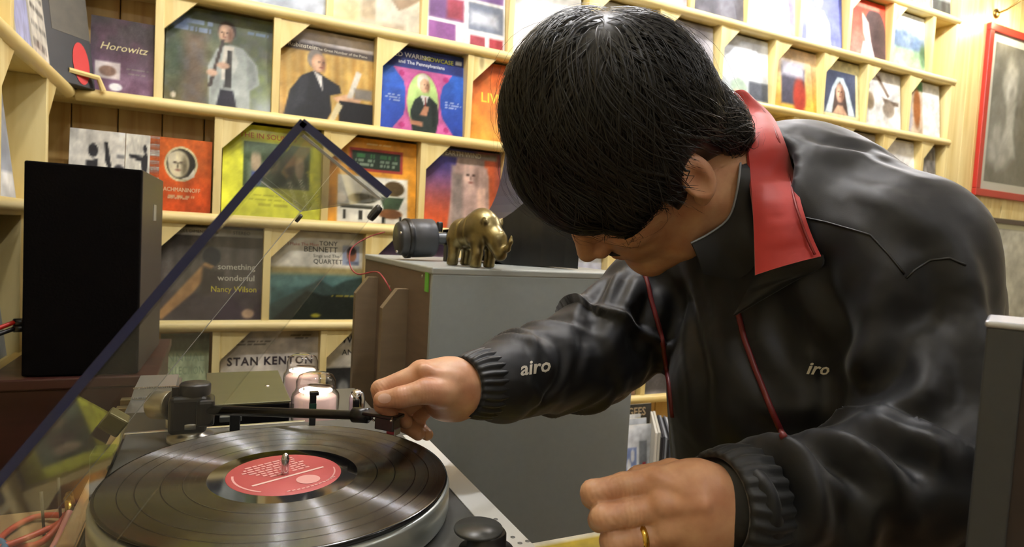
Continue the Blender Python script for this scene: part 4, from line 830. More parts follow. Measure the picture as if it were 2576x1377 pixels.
# ------------------------------------------------------------------ tonearm (part of the turntable)
pv = np.array(onY(481, 1022, .845))     # pivot
hd = np.array(onZ(958, 1048, 1.104))    # headshell
ar = obj('tonearm_base', MB().lathe([(.026, PZ), (.026, PZ+.006), (.017, PZ+.008), (.017, PZ+.016), (.021, PZ+.018), (.021, PZ+.024), (.0185, PZ+.026), (.0185, pv[2]-.012)], (pv[0], pv[1], 0), (0, 0, 1), 32), mat('arm_alloy', 'a9a8a2', .3, .9), tt)
ARM = mat('arm_black', '101013', .32)
ah = obj('pivot_housing', MB().rbox(pv[0]-.024, pv[0]+.018, pv[1]-.020, pv[1]+.020, pv[2]-.030, pv[2]+.016, .006, None, 3), ARM, tt)
obj('housing_side', MB().rbox(pv[0]+.006, pv[0]+.026, pv[1]-.026, pv[1]+.012, pv[2]-.020, pv[2]+.012, .004, None, 2), ARM, ah)
obj('height_dial', MB().lathe([(.017, 0), (.0175, .003), (.0175, .012), (.016, .014), (0, .0142)], (pv[0]+.004, pv[1]-.002, pv[2]+.015), (0, 0, 1), 36), mat('dial_black', '1c1c1f', .38), ah)
obj('dial_post', MB().rbox(pv[0]-.021, pv[0]-.013, pv[1]-.012, pv[1]-.004, pv[2]+.012, pv[2]+.027, .001), ARM, ah)
ua = hd-pv; ua[2] = ua[2]; L_ = np.linalg.norm(ua); ua = ua/L_
p0 = pv+ua*.018+np.array([0, 0, -.004]); p1 = hd-ua*.022
arm = obj('arm_tube', MB().tube([p0, p1, hd-ua*.012], [.0058, .0050, .0050], 20), ARM, tt)
obj('arm_collar', MB().tube([hd-ua*.034, hd-ua*.016], [.0082, .0082], 20), ARM, arm)
ub = -ua*1.0; ub[2] = -.12
cwc = pv+ub*.020
obj('rear_stub', MB().tube([pv, pv+ub*.062], .0052, 14), ARM, tt)
cw = obj('counterweight', MB().lathe([(.006, .0), (.0168, .001), (.0175, .004), (.0175, .030), (.0160, .032), (.0065, .032)], tuple(pv+ub*.028), tuple(ub), 36), mat('weight_alloy', 'aaa796', .36, .85), tt)
obj('weight_scale', MB().lathe([(.0185, -.010), (.0195, -.008), (.0195, -.002), (.0175, .0005)], tuple(pv+ub*.028), tuple(ub), 36), ARM, cw)
obj('anti_skate_dial', MB().lathe([(.009, 0), (.009, .012), (.007, .014), (0, .014)], tuple(onZ(436, 1074, PZ)), (0, 0, 1), 20), mat('skate_alloy', '98978f', .35, .8), tt)
# headshell, cartridge, finger lift
hx = ua.copy(); hx[2] = 0; hx /= np.linalg.norm(hx); hyv = np.array([-hx[1], hx[0], 0])
HM = Matrix(((hx[0], hyv[0], 0, hd[0]), (hx[1], hyv[1], 0, hd[1]), (0, 0, 1, hd[2]), (0, 0, 0, 1)))
hs = obj('headshell', MB().rbox(-.018, .024, -.0095, .0095, .0005, .0045, .0012, HM), mat('shell_black', '1b1c1e', .3, .3), tt)
obj('cartridge', MB().rbox(-.003, .020, -.0075, .0075, -.0125, .0005, .0012, HM), mat('cartridge_dark', '25272a', .35), hs)
obj('stylus_guard', MB().rbox(.010, .0205, -.0045, .0045, -.0165, -.0095, .001, HM), mat('stylus_red', '8a2430', .4), hs)
obj('bright_corner', MB().rbox(.0195, .0215, -.005, .006, -.017, -.010, .0006, HM), mat('stylus_grey', '8d948f', .3, .6), hs)
for a, b in ((.004, -.006), (.004, .006), (.013, -.006), (.013, .006)):
    obj('shell_screw', MB().lathe([(.0019, 0), (.0017, .0016), (0, .0018)], tuple(HM @ Vector((a, b, .0044))), (0, 0, 1), 12), CHROME, hs)
obj('shell_wire', MB().tube(curve_pts([tuple(HM @ Vector((-.017, .002, -.002))), tuple(HM @ Vector((-.011, .004, -.007))), tuple(HM @ Vector((-.004, .003, -.004)))]), .0012, 6), CHROME, hs)
obj('finger_lift', MB().tube(curve_pts([tuple(HM @ Vector((.019, -.008, .003))), tuple(HM @ Vector((.024, -.018, .003))), tuple(HM @ Vector((.028, -.026, .006)))]), .0014, 8), mat('lift_alloy', 'b8bab6', .25, .9), hs)
# arm rest and cue lever
q = onZ(590, 1086, PZ)
rs_ = obj('arm_rest', MB().rbox(q[0]-.006, q[0]+.006, q[1]-.006, q[1]+.006, PZ, PZ+.024, .0015), ARM, tt)
obj('rest_clip', MB().rbox(q[0]-.018, q[0]+.008, q[1]-.0045, q[1]+.0045, PZ+.014, PZ+.021, .001, None), mat('clip_grey', '4b4d4c', .4), rs_)
q = onY(785, 1068, .865)
cl = obj('cue_lever', MB().rbox(q[0]-.004, q[0]+.004, q[1]-.004, q[1]+.004, PZ, 1.078, .001), ARM, tt)
obj('lever_tip', MB().rbox(q[0]-.0045, q[0]+.007, q[1]-.0045, q[1]+.0045, 1.0765, 1.0815, .001), ARM, cl)
obj('lever_band', MB().rbox(q[0]-.0043, q[0]+.0043, q[1]-.0043, q[1]+.0043, 1.052, 1.066, .0006), mat('band_green', '14402f', .4), cl)

# ------------------------------------------------------------------ raised lid (part of the turntable)
TH = .955; LXH, LZH, LYN, LYF, LL, LS = -.139, 1.101, .398, .832, .320, .066
lt = np.array([cos(TH), 0, sin(TH)]); lnv = np.array([sin(TH), 0, -cos(TH)])
LM = Matrix(((lt[0], 0, lnv[0], LXH), (0, 1, 0, 0), (lt[2], 0, lnv[2], LZH), (0, 0, 0, 1)))
AC = clear('lid_acrylic', (.95, .955, .95), .03, .9, .009)
NAVY = mat('lid_edge_refraction', '20264e', .2, 0., **{'Specular IOR Level': .7})  # dark refraction in the near edges, put in as navy bars
lid = obj('lid', MB().box(0, LL, LYN, LYF, 0, .003, LM), AC, tt)
t_ = .003
for a0_, a1_, y0_, y1_, b0_, b1_ in ((0, LL, LYN, LYN+t_, t_, LS), (0, LL, LYF-t_, LYF, t_, LS), (LL-t_, LL, LYN+t_, LYF-t_, t_, LS), (0, t_, LYN+t_, LYF-t_, t_, LS)):
    obj('lid_wall', MB().box(a0_, a1_, y0_, y1_, b0_, b1_, LM), AC, lid)
e_ = .0031
for a0_, a1_, y0_, y1_, b0_, b1_ in ((-e_*.5, LL+e_*.5, LYN-e_, LYN, -e_, e_*.6), (LL-e_*.6, LL+e_, LYN-e_, LYN, -e_*.5, LS)):
    obj('lid_edge', MB().box(a0_, a1_, y0_, y1_, b0_, b1_, LM), NAVY, lid)
GLINT = mat('lid_edge_glint', 'eceef2', .15, 0., Alpha=.8)  # highlights where the edges catch light, put in as pale bars
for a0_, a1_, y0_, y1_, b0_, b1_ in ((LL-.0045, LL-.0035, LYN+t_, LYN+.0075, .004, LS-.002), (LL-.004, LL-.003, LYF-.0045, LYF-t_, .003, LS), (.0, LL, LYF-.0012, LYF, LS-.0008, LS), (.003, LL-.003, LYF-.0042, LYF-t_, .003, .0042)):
    obj('lid_edge', MB().box(a0_, a1_, y0_, y1_, b0_, b1_, LM), GLINT, lid)
for y in (LYN+.012, LYF-.012):
    obj('rubber_foot', MB().lathe([(.0055, 0), (.006, .001), (.0055, .004), (0, .0045)], tuple(LM @ Vector((LL-.012, y, LS))), tuple(lnv), 18), BLACK, lid)
HG = mat('hinge_olive', '6d6844', .4, .5)
for y in (LYF-.035, LYN+.06):
    hg = obj('hinge', MB().rbox(-.002, .018, y-.020, y+.006, LS-.026, LS-.004, .002, LM), HG, tt)
    obj('hinge_foot', MB().rbox(PX0-.018, PX0+.004, y-.016, y+.016, PZ-.05, PZ+.012, .002), ARM, hg)

# ------------------------------------------------------------------ leads behind the turntable
def lead(label, pts, r, colr, plug=None, cat='cable'):
    P = curve_pts(pts); t = thing('audio_lead', label, cat, tuple(P[0]), 0, 'leads behind the turntable')
    obj('wire', MB().tube(P, r, 8), mat('lead_'+colr, colr, .45), t)
    if plug: obj('plug', MB().tube([pts[0], tuple(np.array(pts[0])+np.array((-.008, .03, .006)))], .005, 12), mat('plug_gold', 'c9a94e', .25, .9), t)
sd_ = thing('side_ledge', 'low ledge of pale board behind the turntable strewn with leads', 'ledge', (-.25, .7, 0))
obj('ledge_board', MB().rbox(-.362, -.153, .12, 1.09, .852, .87, .002), CW, sd_)
for y in (.2, 1.0): obj('ledge_bracket', MB().rbox(-.36, -.155, y-.02, y+.02, 0, .852, .002), _M['counter_grey'], sd_)
zc = .876
lead('orange red lead coiled on the ledge behind the turntable', [(-.165, 1.0, zc+.03), (-.18, .97, zc+.01), (-.20, .96, zc), (-.24, .99, zc), (-.22, 1.05, zc), (-.18, 1.03, zc+.006), (-.185, .98, zc+.012), (-.25, .95, zc+.004), (-.31, 1.0, zc)], .0042, 'c4563a', True)
lead('blue lead lying on the ledge behind the turntable', [(-.24, .92, zc), (-.225, .945, zc+.006), (-.24, .97, zc+.008), (-.27, .96, zc+.003), (-.30, .93, zc), (-.34, .96, zc)], .0045, '5a7a92', False)
lead('pink lead with a gilt plug behind the turntable', [(-.160, .96, zc+.04), (-.172, .93, zc+.008), (-.185, .90, zc), (-.20, .86, zc), (-.22, .80, zc), (-.26, .76, zc)], .0040, 'cf8a78', True)
lead('grey lead running along the back of the turntable', [(-.162, .90, zc+.02), (-.17, .84, zc+.004), (-.18, .76, zc), (-.20, .68, zc), (-.24, .6, zc)], .0045, '7b8086', False)
for i, (x, y, h) in enumerate(((-.195, 1.0, .06), (-.180, 1.02, .07))):
    tag(solo('terminal_pin', MB().tube([(x, y, .8705), (x-.004, y, .8705+h)], .0018, 8), mat('pin_dark', '4a4638', .5), (x, y, .8705)), ('left' if i == 0 else 'right')+'most of two thin dark pins rising behind the turntable', 'pin')

# ------------------------------------------------------------------ record bench under the wall shelf
rb = thing('record_bench', 'low pine bench holding loose records under the wall shelf', 'bench', (1.7, 2.02, 0))
obj('bench_top', MB().rbox(1.25, 2.2, 1.78, SHELF_Y-.02, .262, .284, .003), PINE_X, rb)
for x in (1.28, 2.17):
    for y in (1.81, SHELF_Y-.05): obj('leg', MB().rbox(x-.02, x+.02, y-.02, y+.02, 0, .262, .003), PINE_Z, rb)
BZ = .285
GB = 'loose records on the low bench'
def on_bench(label, x, y, w, h, lean, base, ops, n=40, texts=()):
    return sleeve(label, (x, y, BZ), (1, 0, 0), (0, sin(lean), cos(lean)), w, h, base, ops, n, texts, group=GB)
on_bench('dark record sleeve with ornate brown capitals at the back of the bench', 1.42, 2.115, .315, .345, .1, '3f3d38', [('b', .4, 5, '5a5650'), ('r', 0, .3, 1, .7, '55504a', .1)], texts=[('BEE GEES', .62, .86, .10, 'b09a78', T(bold=.02, squeeze=.9))])
on_bench('white record sleeve with a yellow disc leaning on the bench', 1.365, 2.045, .26, .325, .1, 'dfe0de', [('e', .96, .86, .09, .08, 'd2b63a', .03), ('r', 0, .8, 1, .84, 'aab0b8', .02)], n=30)
on_bench('plain pale record sleeve between two white ones on the bench', 1.33, 2.0, .29, .322, .1, 'd2d6da', [('r', 0, .93, 1, .95, '9aa2a8', .01), ('b', .15, 4, 'e6e8e8')], n=24)
on_bench('white record sleeve printed with a blue square and white leaf sprays', 1.305, 1.945, .312, .315, .1, 'e4e6e8',
  [('r', .3, .18, .72, .72, '93a3cf', .02), ('r', .1, .1, .4, .5, 'dfe4ea', .05), ('e', .66, .62, .03, .08, 'eef0f4', .012), ('e', .60, .5, .03, .09, 'eef0f4', .012), ('e', .68, .46, .05, .03, 'eef0f4', .012), ('e', .56, .38, .05, .03, 'eef0f4', .012), ('e', .66, .34, .03, .07, 'eef0f4', .012), ('e', .6, .24, .05, .03, 'eef0f4', .012), ('r', .76, .1, .88, .8, '8f9296', .02), ('e', .84, .5, .03, .03, 'c9454a', .01), ('b', .12, 8, 'c0c8d4')], n=56)
cols = ['e0ddd2', 'c9c6ba', '2b2c30', '3a3c42', '8a8f96', '26282c', '4c5058', 'b4b8bc', '33363c', 'd0d2d2', '5a5e66']
x = 0.; rv = ray(1672, 1100); rang = atan2(rv[1], rv[0])-pi/2+.10; SO = onY(1652, 1045, 1.80)
for i, cc in enumerate(cols):
    w = .009 if i < 2 else .007
    SM = Matrix.Translation((SO[0], SO[1], 0)) @ Matrix.Rotation(rang, 4, 'Z')
    o = solo('record_sleeve', MB().rbox(x, x+w, 0, .305, BZ, BZ+.345-.016*(i > 1)-.01*rs.rand(), .0008, SM), mat('spine_'+cc, cc, .45), tuple(SM @ Vector((x, .15, BZ)))); x += w+.0012
    tag(o, ['first white', 'second cream', 'third black', 'fourth charcoal', 'fifth grey', 'sixth black', 'seventh slate', 'eighth pale', 'ninth dark', 'tenth white', 'eleventh grey'][i]+' record spine of the upright row on the bench, counted from its left', 'record sleeve', 'upright row of record spines')

# ------------------------------------------------------------------ yellow sleeve on a stool below the hand
sq = thing('side_stool', 'small dark stool standing beside the counter', 'stool', (.41, .56, 0))
obj('stool_seat', MB().rbox(.285, .535, .40, .69, .885, .914, .006), mat('stool_dark', '2a2724', .5), sq)
for x in (.30, .52):
    for y in (.415, .675): obj('leg', MB().rbox(x-.012, x+.012, y-.012, y+.012, 0, .886, .002), _M['stool_dark'], sq)
ys = sleeve('yellow record sleeve with black print lying beside the turntable', (.288, .402, .9165), (1, 0, 0), (0, 1, 0), .245, .280, 'cdb63e', [('r', 0, .965, 1, 1.1, 'e8e4d4', .01), ('b', .2, 5, 'd8c24a'), ('l', .45, .95, .80, .018, '5a5020'), ('l', .35, .95, .74, .014, '5a5020'), ('l', .1, .9, .66, .014, '6a6024'), ('l', .1, .9, .58, .014, '6a6024')], 60, [('CORNELL', .44, .88, .03, 'a08a30')], group=None)
# ------------------------------------------------------------------ dark cabinet in the near right corner
bq = D(2478, 806, .36); rr = ray(2470, 1000); bang = atan2(rr[1], rr[0])-pi/2-.02
nb = thing('tower_speaker', 'dark grey tower cabinet with a brown panel at the right edge', 'speaker', (bq[0], bq[1], 0), bang)
BM = Matrix.Translation((bq[0], bq[1], 0)) @ Matrix.Rotation(bang, 4, 'Z'); bzt = bq[2]
GD = mat('tower_grey', '34373b', .45, noise=.1, nscale=80)
obj('tower_body', MB().rbox(.002, .30, .006, .06, 0, bzt-.004, .003, BM), GD, nb)
obj('top_edge', MB().rbox(0, .302, -.001, .062, bzt-.004, bzt, .0015, BM), mat('tower_top', 'b9bcc4', .25, .5), nb)
for a, b, c_, d_ in ((0, .018, 0, bzt-.004), (.282, .30, 0, bzt-.004), (.018, .282, bzt-.024, bzt-.004), (.018, .282, 0, .03)):
    obj('front_rail', MB().rbox(a+.001, b+.001, 0, .008, c_, d_, .001, BM), GD, nb)
obj('panel', MB().box(.018, .283, .003, .007, .03, bzt-.024, BM), mat('tower_panel', '2d2320', .6, noise=.25, nscale=10, stretch=(1, 1, 4)), nb)
# ------------------------------------------------------------------ the man at the turntable
SKIN = bpy.data.materials.new('skin'); SKIN.use_nodes = True
def _skin():
    nt = SKIN.node_tree; p = nt.nodes['Principled BSDF']; L = nt.links
    tc = nt.nodes.new('ShaderNodeTexCoord'); n = nt.nodes.new('ShaderNodeTexNoise'); n.inputs['Scale'].default_value = 38; n.inputs['Detail'].default_value = 4
    L.new(tc.outputs['Object'], n.inputs['Vector'])
    r = nt.nodes.new('ShaderNodeValToRGB'); r.color_ramp.elements[0].color = (*lin('b57f60'), 1); r.color_ramp.elements[1].color = (*lin('cfa27f'), 1); r.color_ramp.elements[0].position = .3; r.color_ramp.elements[1].position = .7
    L.new(n.outputs['Fac'], r.inputs['Fac']); L.new(r.outputs[0], p.inputs['Base Color'])
    p.inputs['Roughness'].default_value = .45; p.inputs['Subsurface Weight'].default_value = .12; p.inputs['Subsurface Radius'].default_value = (.008, .003, .0015); p.inputs['Subsurface Scale'].default_value = .6
    n2 = nt.nodes.new('ShaderNodeTexNoise'); n2.inputs['Scale'].default_value = 420; n2.inputs['Detail'].default_value = 3; L.new(tc.outputs['Object'], n2.inputs['Vector'])
    b = nt.nodes.new('ShaderNodeBump'); b.inputs['Strength'].default_value = .12; b.inputs['Distance'].default_value = .001; L.new(n2.outputs['Fac'], b.inputs['Height']); L.new(b.outputs[0], p.inputs['Normal'])
_skin()
# head frame: his left, forward, up
HL = np.array([0.062, -0.891, -0.45]); HF = np.array([-0.418, 0.386, -0.822]); HU = np.array([-0.906, -0.24, 0.349])
HF /= np.linalg.norm(HF); HU -= HF*(HU@HF); HU /= np.linalg.norm(HU); HL -= HF*(HL@HF)+HU*(HL@HU); HL /= np.linalg.norm(HL)
HC = D(1596, 386, .663); HS = 1.04
def hp(l, f, u): return HC+HS*(HL*l+HF*f+HU*u)                     # head coordinates -> room
HB_ = np.array([HL, HF, HU])
NECK = D(1985, 600, .715)                                          # base of the neck
man = thing('person', 'person in a black windbreaker with a red collar bending over the turntable', 'person', (.72, .52, 0))
# --- head: built in head coordinates
G, ax = sgrid((-.105, -.155, -.20), (.105, .135, .14), .0022)
d = s_ell(G, (0, -.012, .036), (.076, .097, .090))
d = smin(d, s_ell(G, (0, .034, -.040), (.061, .060, .080)), .03)
for s in (-1, 1):
    d = smin(d, s_chain(G, [(s*.056, .000, -.055), (s*.046, .040, -.092), (s*.012, .078, -.110)], [.018, .018, .019], .01), .02)
    d = smin(d, s_ell(G, (s*.043, .060, -.016), (.022, .024, .020)), .016)                       # cheekbone
d = smin(d, s_ell(G, (0, .080, -.106), (.021, .017, .018)), .016)                                   # chin
d = smin(d, s_chain(G, [(-.036, .079, .026), (0, .088, .022), (.036, .079, .026)], [.012, .013, .012], .01), .014)   # brow
for s in (-1, 1):
    d = smax(d, -s_ell(G, (s*.032, .100, .005), (.018, .016, .011)), .012)                        # eye sockets
    d = smin(d, s_ell(G, (s*.031, .0775, .004), (.0150, .0125, .0115)), .004)                       # lids
    d = smax(d, -s_chain(G, [(s*.018, .094, -.001), (s*.031, .0925, -.0035), (s*.044, .086, -.001)], [.0008, .0012, .0008], .002), .002)
d = smin(d, s_chain(G, [(0, .088, .016), (0, .098, -.010), (0, .1115, -.033)], [.0085, .0095, .0115], .006), .010)     # nose
for s in (-1, 1):
    d = smin(d, s_ell(G, (s*.0125, .099, -.038), (.0085, .0105, .0078)), .006)
    d = smax(d, -s_ell(G, (s*.0068, .1035, -.0465), (.0036, .0055, .0032)), .003)
d = smin(d, s_ell(G, (0, .078, -.066), (.030, .018, .022)), .014)                                   # muzzle
d = smin(d, s_chain(G, [(-.022, .083, -.0665), (-.006, .0955, -.064), (.006, .0955, -.064), (.022, .083, -.0665)], [.0035, .0055, .0055, .0035], .004), .005)
d = smin(d, s_chain(G, [(-.020, .083, -.0745), (0, .0935, -.0765), (.020, .083, -.0745)], [.0035, .0062, .0035], .004), .005)
d = smax(d, -s_chain(G, [(-.023, .087, -.0705), (0, .1005, -.0700), (.023, .087, -.0705)], [.0008, .0014, .0008], .002), .002)
for s in (-1, 1):                                                                                  # ears
    Bx = np.array([[cos(.35)*s, -sin(.35), 0], [sin(.35), cos(.35)*1, 0], [0, 0, 1.]])
    e = s_ell(G, (s*.080, -.014, -.008), (.0075, .018, .031), Bx)
    e = smin(e, s_ell(G, (s*.077, -.005, -.034), (.006, .010, .011), Bx), .008)
    e = smax(e, -s_ell(G, (s*.089, -.010, -.006), (.007, .011, .020), Bx), .005)
    d = smin(d, e, .006)
nk = np.linalg.solve(np.stack([HL, HF, HU], 1), (NECK-HC)/HS)
d = smin(d, s_chain(G, [(0, -.028, -.055), tuple(np.array((0, -.028, -.055))*.35+nk*.65)], [.056, .058], .02), .022)
HV, HFc = surface(G, ax, d)
head_local = HV
HVw = HC+HS*(HV@np.stack([HL, HF, HU], 0))
HFc = HFc[:, ::-1]                                                   # the head frame is left-handed
# --- hands
def hand(chains, palm, h, k=.0035, bumps=()):
    P = np.array([p for c in chains for p, r in c]+[p for c in palm for p, r in c]); lo = P.min(0)-.03; hi = P.max(0)+.03
    G, ax = sgrid(lo, hi, h); d = None
    for c in palm:
        e = s_chain(G, [p for p, r in c], [r for p, r in c], .012); d = e if d is None else smin(d, e, .014)
    for (pts, r, kk) in bumps: d = smin(d, s_chain(G, pts, r, .004), kk)               # tendons, knuckles
    for c in chains:
        e = s_chain(G, [p for p, r in c], [r for p, r in c], .003)
        for i in range(1, len(c)-1):                                                      # skin creases over the joints
            j = np.array(c[i][0]); tg = np.array(c[i+1][0])-np.array(c[i-1][0]); tg /= np.linalg.norm(tg)
            s_ = (G[0]-j[0])*tg[0]+(G[1]-j[1])*tg[1]+(G[2]-j[2])*tg[2]; q2 = (G[0]-j[0])**2+(G[1]-j[1])**2+(G[2]-j[2])**2
            e = e+.00055*np.exp(-q2/(.0115**2))*np.cos(s_*2*pi/.0034)-.0008*np.exp(-q2/(.010**2))
        d = smin(d, e, k)
    return surface(G, ax, d)
R_ = lambda x, y, dd, r: (D(x, y, dd), r)
# right hand: thumb and first finger pinch the finger lift
r_palm = [[R_(1195, 975, .700, .026), R_(1130, 962, .690, .026), R_(1062, 944, .680, .017)], [R_(1180, 990, .70, .022), R_(1120, 1000, .70, .022), R_(1090, 982, .703, .016)], [R_(1150, 985, .685, .022), R_(1105, 985, .668, .017)], [R_(1150, 1020, .70, .016), R_(1115, 1015, .71, .015)]]
r_fing = [[R_(1066, 938, .675, .0125), R_(958, 980, .662, .0098), R_(962, 1020, .664, .0082), R_(985, 1040, .666, .0072)],
          [R_(1075, 950, .690, .012), R_(985, 1005, .690, .0096), R_(995, 1042, .690, .0085), R_(1020, 1062, .685, .0075)],
          [R_(1090, 970, .703, .0115), R_(1005, 1042, .708, .0092), R_(1022, 1070, .706, .0084), R_(1052, 1092, .700, .0076)],
          [R_(1108, 995, .712, .0105), R_(1045, 1058, .720, .0084), R_(1056, 1082, .716, .0076), R_(1075, 1094, .710, .0068)],
          [R_(1120, 990, .664, .0150), R_(1068, 985, .652, .0128), R_(1008, 1000, .645, .0108), R_(960, 1006, .645, .0085)]]
r_bump = [([D(1064, 932, .664)]*2, [.0075]*2, .008), ([D(1150, 950, .668), D(1075, 936, .664)], [.002, .003], .008), ([D(1095, 990, .652), D(1050, 985, .643)], [.004, .005], .008)]
RV, RF = hand(r_fing, r_palm, .0013, .0035, r_bump)
# left hand, knuckles towards the lens, fingers curled
l_palm = [[R_(1835, 1262, .500, .0270), R_(1745, 1238, .494, .0235), R_(1650, 1212, .497, .0125)], [R_(1825, 1285, .500, .0265), R_(1735, 1285, .490, .0215), R_(1660, 1274, .489, .0120)], [R_(1820, 1305, .500, .0250), R_(1735, 1330, .493, .0205), R_(1668, 1338, .490, .0120)], [R_(1815, 1325, .505, .0230), R_(1745, 1378, .500, .0180), R_(1685, 1400, .495, .0115)]]
l_fing = [[R_(1650, 1210, .4920, .0108), R_(1570, 1222, .488, .0096), R_(1492, 1240, .485, .0092), R_(1490, 1252, .506, .0082), R_(1530, 1258, .522, .0074)],
          [R_(1660, 1276, .4830, .0108), R_(1585, 1290, .478, .0096), R_(1516, 1301, .475, .0094), R_(1508, 1310, .498, .0084), R_(1550, 1312, .515, .0074)],
          [R_(1670, 1341, .4840, .0104), R_(1602, 1354, .479, .0094), R_(1540, 1363, .477, .0090), R_(1540, 1370, .500, .0080), R_(1575, 1370, .515, .0072)],
          [R_(1690, 1402, .4910, .0098), R_(1630, 1418, .487, .0086), R_(1578, 1425, .487, .0082), R_(1584, 1430, .506, .0074), R_(1612, 1428, .52, .0066)],
          [R_(1780, 1225, .520, .0160), R_(1690, 1195, .530, .0130), R_(1610, 1205, .545, .0108), R_(1560, 1228, .548, .0086)]]
tend = lambda a, b, r=.0032: ([a, b], [r*.6, r], .008)
l_bump = [([R_(1648, 1206, .487, 0)[0]]*2, [.0085]*2, .010), ([R_(1658, 1272, .477, 0)[0]]*2, [.0088]*2, .010), ([R_(1668, 1336, .478, 0)[0]]*2, [.0084]*2, .010), ([R_(1688, 1398, .486, 0)[0]]*2, [.0078]*2, .010),
          tend(D(1770, 1262, .470), D(1665, 1210, .484)), tend(D(1770, 1276, .466), D(1675, 1273, .475)), tend(D(1770, 1298, .470), D(1684, 1334, .476)), tend(D(1775, 1322, .478), D(1700, 1392, .484))]
LV, LF = hand(l_fing, l_palm, .00125, .003, l_bump)
# --- joints of body and jacket
SHF, ELF, WRF = D(1735, 655, .895), D(1505, 885, .835), D(1195, 972, .700)        # far (right) arm
SHN, ELN, WRN = D(2252, 645, .618), D(2400, 1215, .535), D(1842, 1278, .502)      # near (left) arm
TOR = [D(1975, 560, .735), D(2105, 770, .765), D(2030, 1000, .755), D(2048, 1250, .765), (.70, .50, .93), (.72, .50, .84)]
TRR = [.085, .150, .150, .150, .140, .130]
lo = np.array([.22, .12, .78]); hi = np.array([1.05, 1.02, 1.60])
G, ax = sgrid(lo, hi, .010)
d = s_chain(G, TOR, [r-.03 for r in TRR], .04)
d = smin(d, s_chain(G, [SHF, ELF, WRF], [.048, .040, .024], .02), .03); d = smin(d, s_chain(G, [SHN, ELN, WRN], [.050, .042, .024], .02), .03)
d = smin(d, s_chain(G, [NECK, hp(0, -.028, -.08)], [.06, .052], .02), .03)
BV, BF = surface(G, ax, d)
VV = np.concatenate([HVw, RV, LV, BV]); FF = np.concatenate([HFc, RF+len(HVw), LF+len(HVw)+len(RV), BF+len(HVw)+len(RV)+len(LV)])
body = np_mesh('body', VV, FF, SKIN, man)
# thumb nail, ring
NAIL = mat('nail', 'd9b4a2', .25)
def patch(px_, py_, wx, wy, rot, bvh, off, n=6):
    """small curved plate laid on the surface under a point"""
    rows = []
    for j in range(n+1):
        row = []
        for i in range(n+1):
            a, b = (i/n*2-1), (j/n*2-1); a2, b2 = a*sqrt(1-b*b/2), b*sqrt(1-a*a/2)
            x = px_+wx*a2*cos(rot)-wy*b2*sin(rot); y = py_+wx*a2*sin(rot)+wy*b2*cos(rot)
            loc, nor, _, _ = bvh.ray_cast(Vector(CAM), Vector(ray(x, y)).normalized())
            row.append(tuple(loc+nor*off) if loc else tuple(D(x, y, .6)))
        rows.append(row)
    return rows
RB = BVHTree.FromPolygons([tuple(v) for v in RV], [tuple(int(i) for i in f) for f in RF])
LB = BVHTree.FromPolygons([tuple(v) for v in LV], [tuple(int(i) for i in f) for f in LF])
obj('thumbnail', MB().grid(patch(968, 1003, 17, 12, radians(-4), RB, .0006)), NAIL, man)
rg0, rg1 = np.array(l_fing[2][0][0]), np.array(l_fing[2][1][0]); rgd = (rg1-rg0)/np.linalg.norm(rg1-rg0); rgc = np.array(D(1612, 1352, .4795))
obj('wedding_ring', MB().lathe([(.0094, -.0024), (.0104, -.0024), (.0108, 0), (.0104, .0024), (.0094, .0024), (.0094, -.0024)], tuple(rgc), tuple(rgd), 36), mat('ring_gold', 'd9b354', .18, 1.), man)

# --- jacket
NYL = bpy.data.materials.new('jacket_nylon'); NYL.use_nodes = True
def _nyl(m, c, rough):
    nt = m.node_tree; p = nt.nodes['Principled BSDF']; L = nt.links
    p.inputs['Base Color'].default_value = (*lin(c), 1); p.inputs['Roughness'].default_value = rough
    p.inputs['Specular IOR Level'].default_value = .38; p.inputs['Sheen Weight'].default_value = .15; p.inputs['Sheen Roughness'].default_value = .4
    tc = nt.nodes.new('ShaderNodeTexCoord'); n = nt.nodes.new('ShaderNodeTexNoise'); n.inputs['Scale'].default_value = 11; n.inputs['Detail'].default_value = 2; n.inputs['Distortion'].default_value = .8
    L.new(tc.outputs['Object'], n.inputs['Vector'])
    n2 = nt.nodes.new('ShaderNodeTexNoise'); n2.inputs['Scale'].default_value = 900; L.new(tc.outputs['Object'], n2.inputs['Vector'])
    ad = nt.nodes.new('ShaderNodeMath'); ad.operation = 'MULTIPLY_ADD'; ad.inputs[1].default_value = .012; L.new(n2.outputs['Fac'], ad.inputs[0]); L.new(n.outputs['Fac'], ad.inputs[2])
    b = nt.nodes.new('ShaderNodeBump'); b.inputs['Strength'].default_value = .35; b.inputs['Distance'].default_value = .012; L.new(ad.outputs[0], b.inputs['Height']); L.new(b.outputs[0], p.inputs['Normal'])
_nyl(NYL, '0c0e13', .54)
h = .0068
G, ax = sgrid(np.array([.22, .12, .80]), np.array([1.06, 1.04, 1.60]), h)
def arm(G, pts, rs):
    """tapered sleeve; also returns length parameter"""
    best = None; T = None; off = 0.; tot = sum(np.linalg.norm(np.array(pts[i+1])-np.array(pts[i])) for i in range(len(pts)-1))
    for i in range(len(pts)-1):
        a, b = np.array(pts[i]), np.array(pts[i+1]); ab = b-a; L2 = ab@ab; ln = sqrt(L2)
        px, py, pz = G[0]-a[0], G[1]-a[1], G[2]-a[2]
        t = np.clip((px*ab[0]+py*ab[1]+pz*ab[2])/L2, 0, 1).astype(np.float32)
        e = np.sqrt((px-t*ab[0])**2+(py-t*ab[1])**2+(pz-t*ab[2])**2)-(rs[i]+(rs[i+1]-rs[i])*t)
        tt_ = (off+t*ln)
        if best is None: best, T = e, tt_
        else: T = np.where(e < best, tt_, T); best = smin(best, e, .03)
        off += ln
    return best, T, tot
dt = s_chain(G, TOR, TRR, .06)
